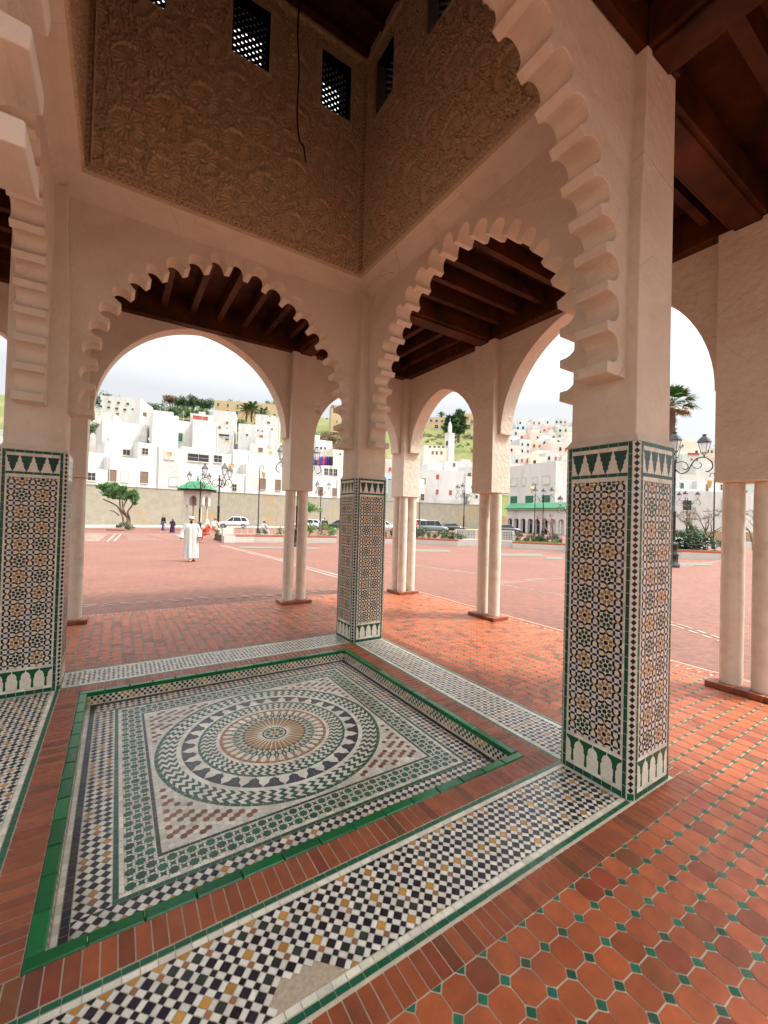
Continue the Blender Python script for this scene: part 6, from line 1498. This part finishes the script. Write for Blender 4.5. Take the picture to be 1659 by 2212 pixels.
# seated figures on the bench end
def seated(label, u, d, robec, yaw, headc=None, capc=None, sc=1.0, zseat=.42, off=(0, 0, 0)):
    P = gp(u, d); root = empty('person', tuple(Vector(P)+Vector(off)), face_yaw(-FW)+yaw); tag(root, label, 'person')
    J = dict(pelvis=(0, 0, zseat+.12), belly=(0, -.03, zseat+.27), chest=(0, -.08, zseat+.47), neck=(0, -.13, zseat+.63), head=(0, -.17, zseat+.76), sho_l=(.18, -.09, zseat+.57), sho_r=(-.18, -.09, zseat+.57), elb_l=(.23, -.20, zseat+.34), elb_r=(-.23, -.20, zseat+.34), wri_l=(.12, -.40, zseat+.25), wri_r=(-.12, -.40, zseat+.25),
             hip_l=(.10, -.02, zseat+.10), hip_r=(-.10, -.02, zseat+.10), kne_l=(.13, -.46, zseat+.08), kne_r=(-.13, -.46, zseat+.08), ank_l=(.13, -.50, .09), ank_r=(-.13, -.48, .09), toe_l=(.13, -.66, .04), toe_r=(-.13, -.64, .04))
    figure(root, J, M_SKIN)
    T2 = lambda n_, ch: skin(n_, ch, robec, root, 2)
    T2('robe', [[((0, 0, zseat+.13), .19), ((0, -.03, zseat+.30), .175), ((0, -.08, zseat+.48), .165), ((0, -.12, zseat+.60), .08)]]+[[((0, -.08, zseat+.48), .165), (J['sho_'+k], .085), (J['elb_'+k], .075), (tuple((Vector(J['elb_'+k])+Vector(J['wri_'+k])*3)/4), .065)] for k in 'lr']+[[((0, 0, zseat+.13), .19), (tuple(Vector(J['kne_'+k])), .125), (tuple(Vector(J['ank_'+k])+Vector((0, .02, .20))), .13), (tuple(Vector(J['ank_'+k])+Vector((0, .0, .06))), .15)] for k in 'lr'])
    mb = MB(); mb.lathe([(.17, -.17), (.125, -.09), (.105, 0), (.106, .06), (.07, .115), (.02, .13)] if headc else [(.09, .0), (.098, .04), (.08, .085), (.02, .11)], (0, -.145, zseat+.755), 16); mb.build('headscarf' if headc else 'hair', headc or capc, root); root.scale = (sc,)*3; return root
seated('person in a bright red robe and pale headscarf sitting hunched on the bench end', 452, 27.3, cloth('red_cloth', (.55, .09, .06)), -1.25, cloth('pale_scarf', (.55, .52, .47)), sc=1.15)
seated('person in a pale shirt sitting behind the red-robed one', 461, 30.3, cloth('cream_cloth', (.55, .52, .42)), 2.9, None, mat('brown_hair', (.18, .08, .04), .8), sc=1.08, off=(0, 0, .22))
seated('distant seated person in pale clothes behind the ornamental fence', 567, 33.5, cloth('lilac_cloth', (.45, .42, .50)), 2.7, None, M_HAIR, sc=1.05, off=(0, 0, .12))
# standing pair right of the small tree
def stander(label, u, d, vtop, topc, botc, hairm, yaw=0, scarf=False, shorts=False):
    global J, root, T
    P = gp(u, d); sc_ = (zat(u, vtop, d)-P.z)/1.72; root = empty('person', tuple(P), face_yaw(-FW)+yaw); tag(root, label, 'person'); J = standing(); figure(root, J, M_SKINL); T = lambda n_, ch, m: skin(n_, ch, m, root, 1)
    top(topc); 
    if shorts: T('shorts', [[((0, 0, .96), .150), (J['hip_l'], .115), (tuple(Vector(J['kne_l'])+Vector((0, 0, .08))), .10)], [((0, 0, .96), .150), (J['hip_r'], .115), (tuple(Vector(J['kne_r'])+Vector((0, 0, .08))), .10)]], botc)
    else: trousers(botc)
    mb = MB(); mb.lathe([(.16, -.15), (.12, -.08), (.102, .0), (.106, .07), (.08, .12), (.02, .145)] if scarf else [(.095, 0), (.1, .04), (.08, .085), (.02, .11)], (0, .012, 1.58 if scarf else 1.61), 14); mb.build('headscarf' if scarf else 'hair', hairm, root); root.scale = (sc_,)*3
stander('person in black top and red shorts beyond the green hedge', 701, 40, 1117.5, cloth('black_top', (.02, .02, .022)), cloth('red_shorts', (.65, .05, .03)), MATS['brown_hair'], .4, False, True)
stander('person in pale grey clothes and headscarf beside the red shorts', 695.5, 40.6, 1121.5, cloth('grey_top', (.42, .43, .46)), cloth('grey_trousers', (.3, .3, .33)), cloth('grey_scarf', (.4, .4, .43)), -.3, True)
stander('person in a red top beside the white van', 898, 52, 1123, cloth('red_top', (.5, .05, .04)), cloth('dark_trousers', (.03, .03, .04)), M_HAIR, .3)

# ------------------------------------------------------------------ small trees and bare trees
tree('small bright green tree behind the paired outer columns', 665, 31.5, zat(665, 1083, 31.5)-gp(665, 31.5).z, .95, 'small_tree', [(.06, .16, .02), (.09, .20, .03), (.04, .11, .02)], 1500, .13, trunk_h=.33, zc=(zat(665, 1097, 31.5)-gp(665, 31.5).z), cl=10, th=.05)
def bare_tree(label, u, d, vtop, spread=.75, r=.09, twigs=None, name='bare_tree', dep=4, m=None):
    P = gp(u, d); H = zat(u, vtop, d)-P.z-.4; root = empty(name, (P.x, P.y, P.z+.4)); tag(root, label, 'bare tree'); tb = MB(); tips = []
    tb.tube([(0, 0, -.1), (0, 0, H*.12)], r*1.3, 8)
    for k in range(2):
        a = 2*PI*k/2+1; branch(tb, (0, 0, H*.08), Vector((math.cos(a)*.32, math.sin(a)*.32, 1)), H*.42, r, dep-1, spread, tips, 4, .10)
    # fine twigs
    for t_ in tips:
        for _ in range(5): v = Vector((random.gauss(0, 1), random.gauss(0, 1), random.gauss(.3, .7))).normalized(); tb.tube([t_, t_+v*H*.05, t_+v*H*.10+Vector((random.uniform(-.05, .05), 0, .03))], [.012, .009, .005], 4)
    tb.build('branches', m or M_BARK, root)
bare_tree('bare pruned tree with reddish twigs on the lawn by the shops', 1193, 31, 1106, .5, .07, dep=3, m=mat('red_bark', (.26, .13, .09), .9, .3))
bare_tree('bare spreading tree, left of the pair beyond the flowering shrubs', 1508, 27.5, 1104, .8, .10); bare_tree('bare forked tree, right of the pair beyond the flowering shrubs', 1521, 26.5, 1113, .7, .08)
bare_tree('bare tree glimpsed between the two outer columns at the right edge', 1628, 30, 1104, .8, .09)
# litter bin by the right pillar, green-black
# satellite dishes on the roofs
def dish(label, cf, x, y, d, r, m):
    u, v = cf(x, y); P = on_ray(u, v, d); root = empty('satellite_dish', (P.x, P.y, P.z-r*1.5)); tag(root, label, 'satellite dish'); f = (-FW*.9+RT*.2+Vector((0, 0, .35))).normalized(); e1 = f.cross(Vector((0, 0, 1))).normalized(); e2 = f.cross(e1)
    mb = MB(); n = 16; rings = [(0, -.25), (.5, -.19), (.85, -.07), (1, 0)]; c_ = Vector((0, 0, r*1.5)); vs = [c_+(e1*math.cos(2*PI*j/n)*q+e2*math.sin(2*PI*j/n)*q+f*w)*r for q, w in rings for j in range(n)]
    mb.add(vs, [(i*n+j, i*n+(j+1) % n, (i+1)*n+(j+1) % n, (i+1)*n+j) for i in range(3) for j in range(n)], None, True); mb.build('bowl', m, root)
    mb = MB(); mb.tube([(0, 0, -.5), c_-f*r*.25], .06, 6); mb.tube([c_+f*r*.7, c_-e2*r*.0+e2*r*.9], .03, 5); mb.lathe([(.07, 0), (.07, .15)], c_+f*r*.7-Vector((0, 0, .07)), 6); mb.build('arm', M_METL, root)
M_DO = mat('orange_dish', (.60, .28, .10), .6, .2, 5, .1); M_DW = mat('white_dish', (.66, .62, .56), .6, .2, 5, .1)
dish('white satellite dish on the tallest blank white house', c1, 614, 512, 70, .5, M_DW); dish('orange satellite dish by the drainpipe above a street lamp', c1, 1265, 738, 68, .5, M_DO)
dish('small orange satellite dish on the far white roofs', c1, 1237, 545, 85, .38, M_DO); dish('orange satellite dish inside the open terrace window', c1, 757, 645, 62, .45, M_DO); dish('orange rusty satellite dish on the long low house roof', c1, 1583, 632, 76, .38, M_DO)
# washing lines by the terrace house
lc = [((.05, .10, .42), 'blue'), ((.45, .10, .04), 'orange-red'), ((.16, .03, .35), 'violet'), ((.02, .02, .05), 'black')]
for (x, c_), (cc, nm) in zip(((690, 0), (728, 0), (765, 0), (812, 0)), lc):
    u, v = c2(x, 878); d = 78; P = on_ray(u, v, d); mb = MB(); n = 8; w = 1.7; vs = []
    for i in range(n+1):
        for j in range(5): p_ = RT*(w*(i/n-.5))+FW*.1*math.sin(i*1.7+j*.4)-Vector((0, 0, j*.42)); vs.append(p_)
    mb.add(vs, [(i*5+j, i*5+j+1, (i+1)*5+j+1, (i+1)*5+j) for i in range(n) for j in range(4)], None, True); o = mb.build('hanging_cloth', cloth('wash_'+nm.replace('-', '_'), cc), None, loc=tuple(P)); so = o.modifiers.new('s', 'SOLIDIFY'); so.thickness = .02
    tag(o, '%s cloth hanging to dry above the terrace house, beside the central pillar' % nm, 'laundry', 'laundry on the terrace line')
# litter bin
P = gp(1474, 21.5)
# drain cover slot on the far paving
q = pg(250, 1146); mb = MB(); mb.obox((-.9, -.12, 0), (1.8, 0, 0), (0, .3, 0), (0, 0, .10)); o = mb.build('drain_grating', mat('rust_iron', (.16, .07, .05), .8, .3), None, loc=(q.x, q.y, q.z)); o.rotation_euler = (0, 0, ry); tag(o, 'low rusty drain cover on the pale pavement near the tamarisk', 'drain cover')
for o in bpy.data.objects:
    if 'label' in o and len(o['label'].split()) > 16: print('LONG', o['label'])
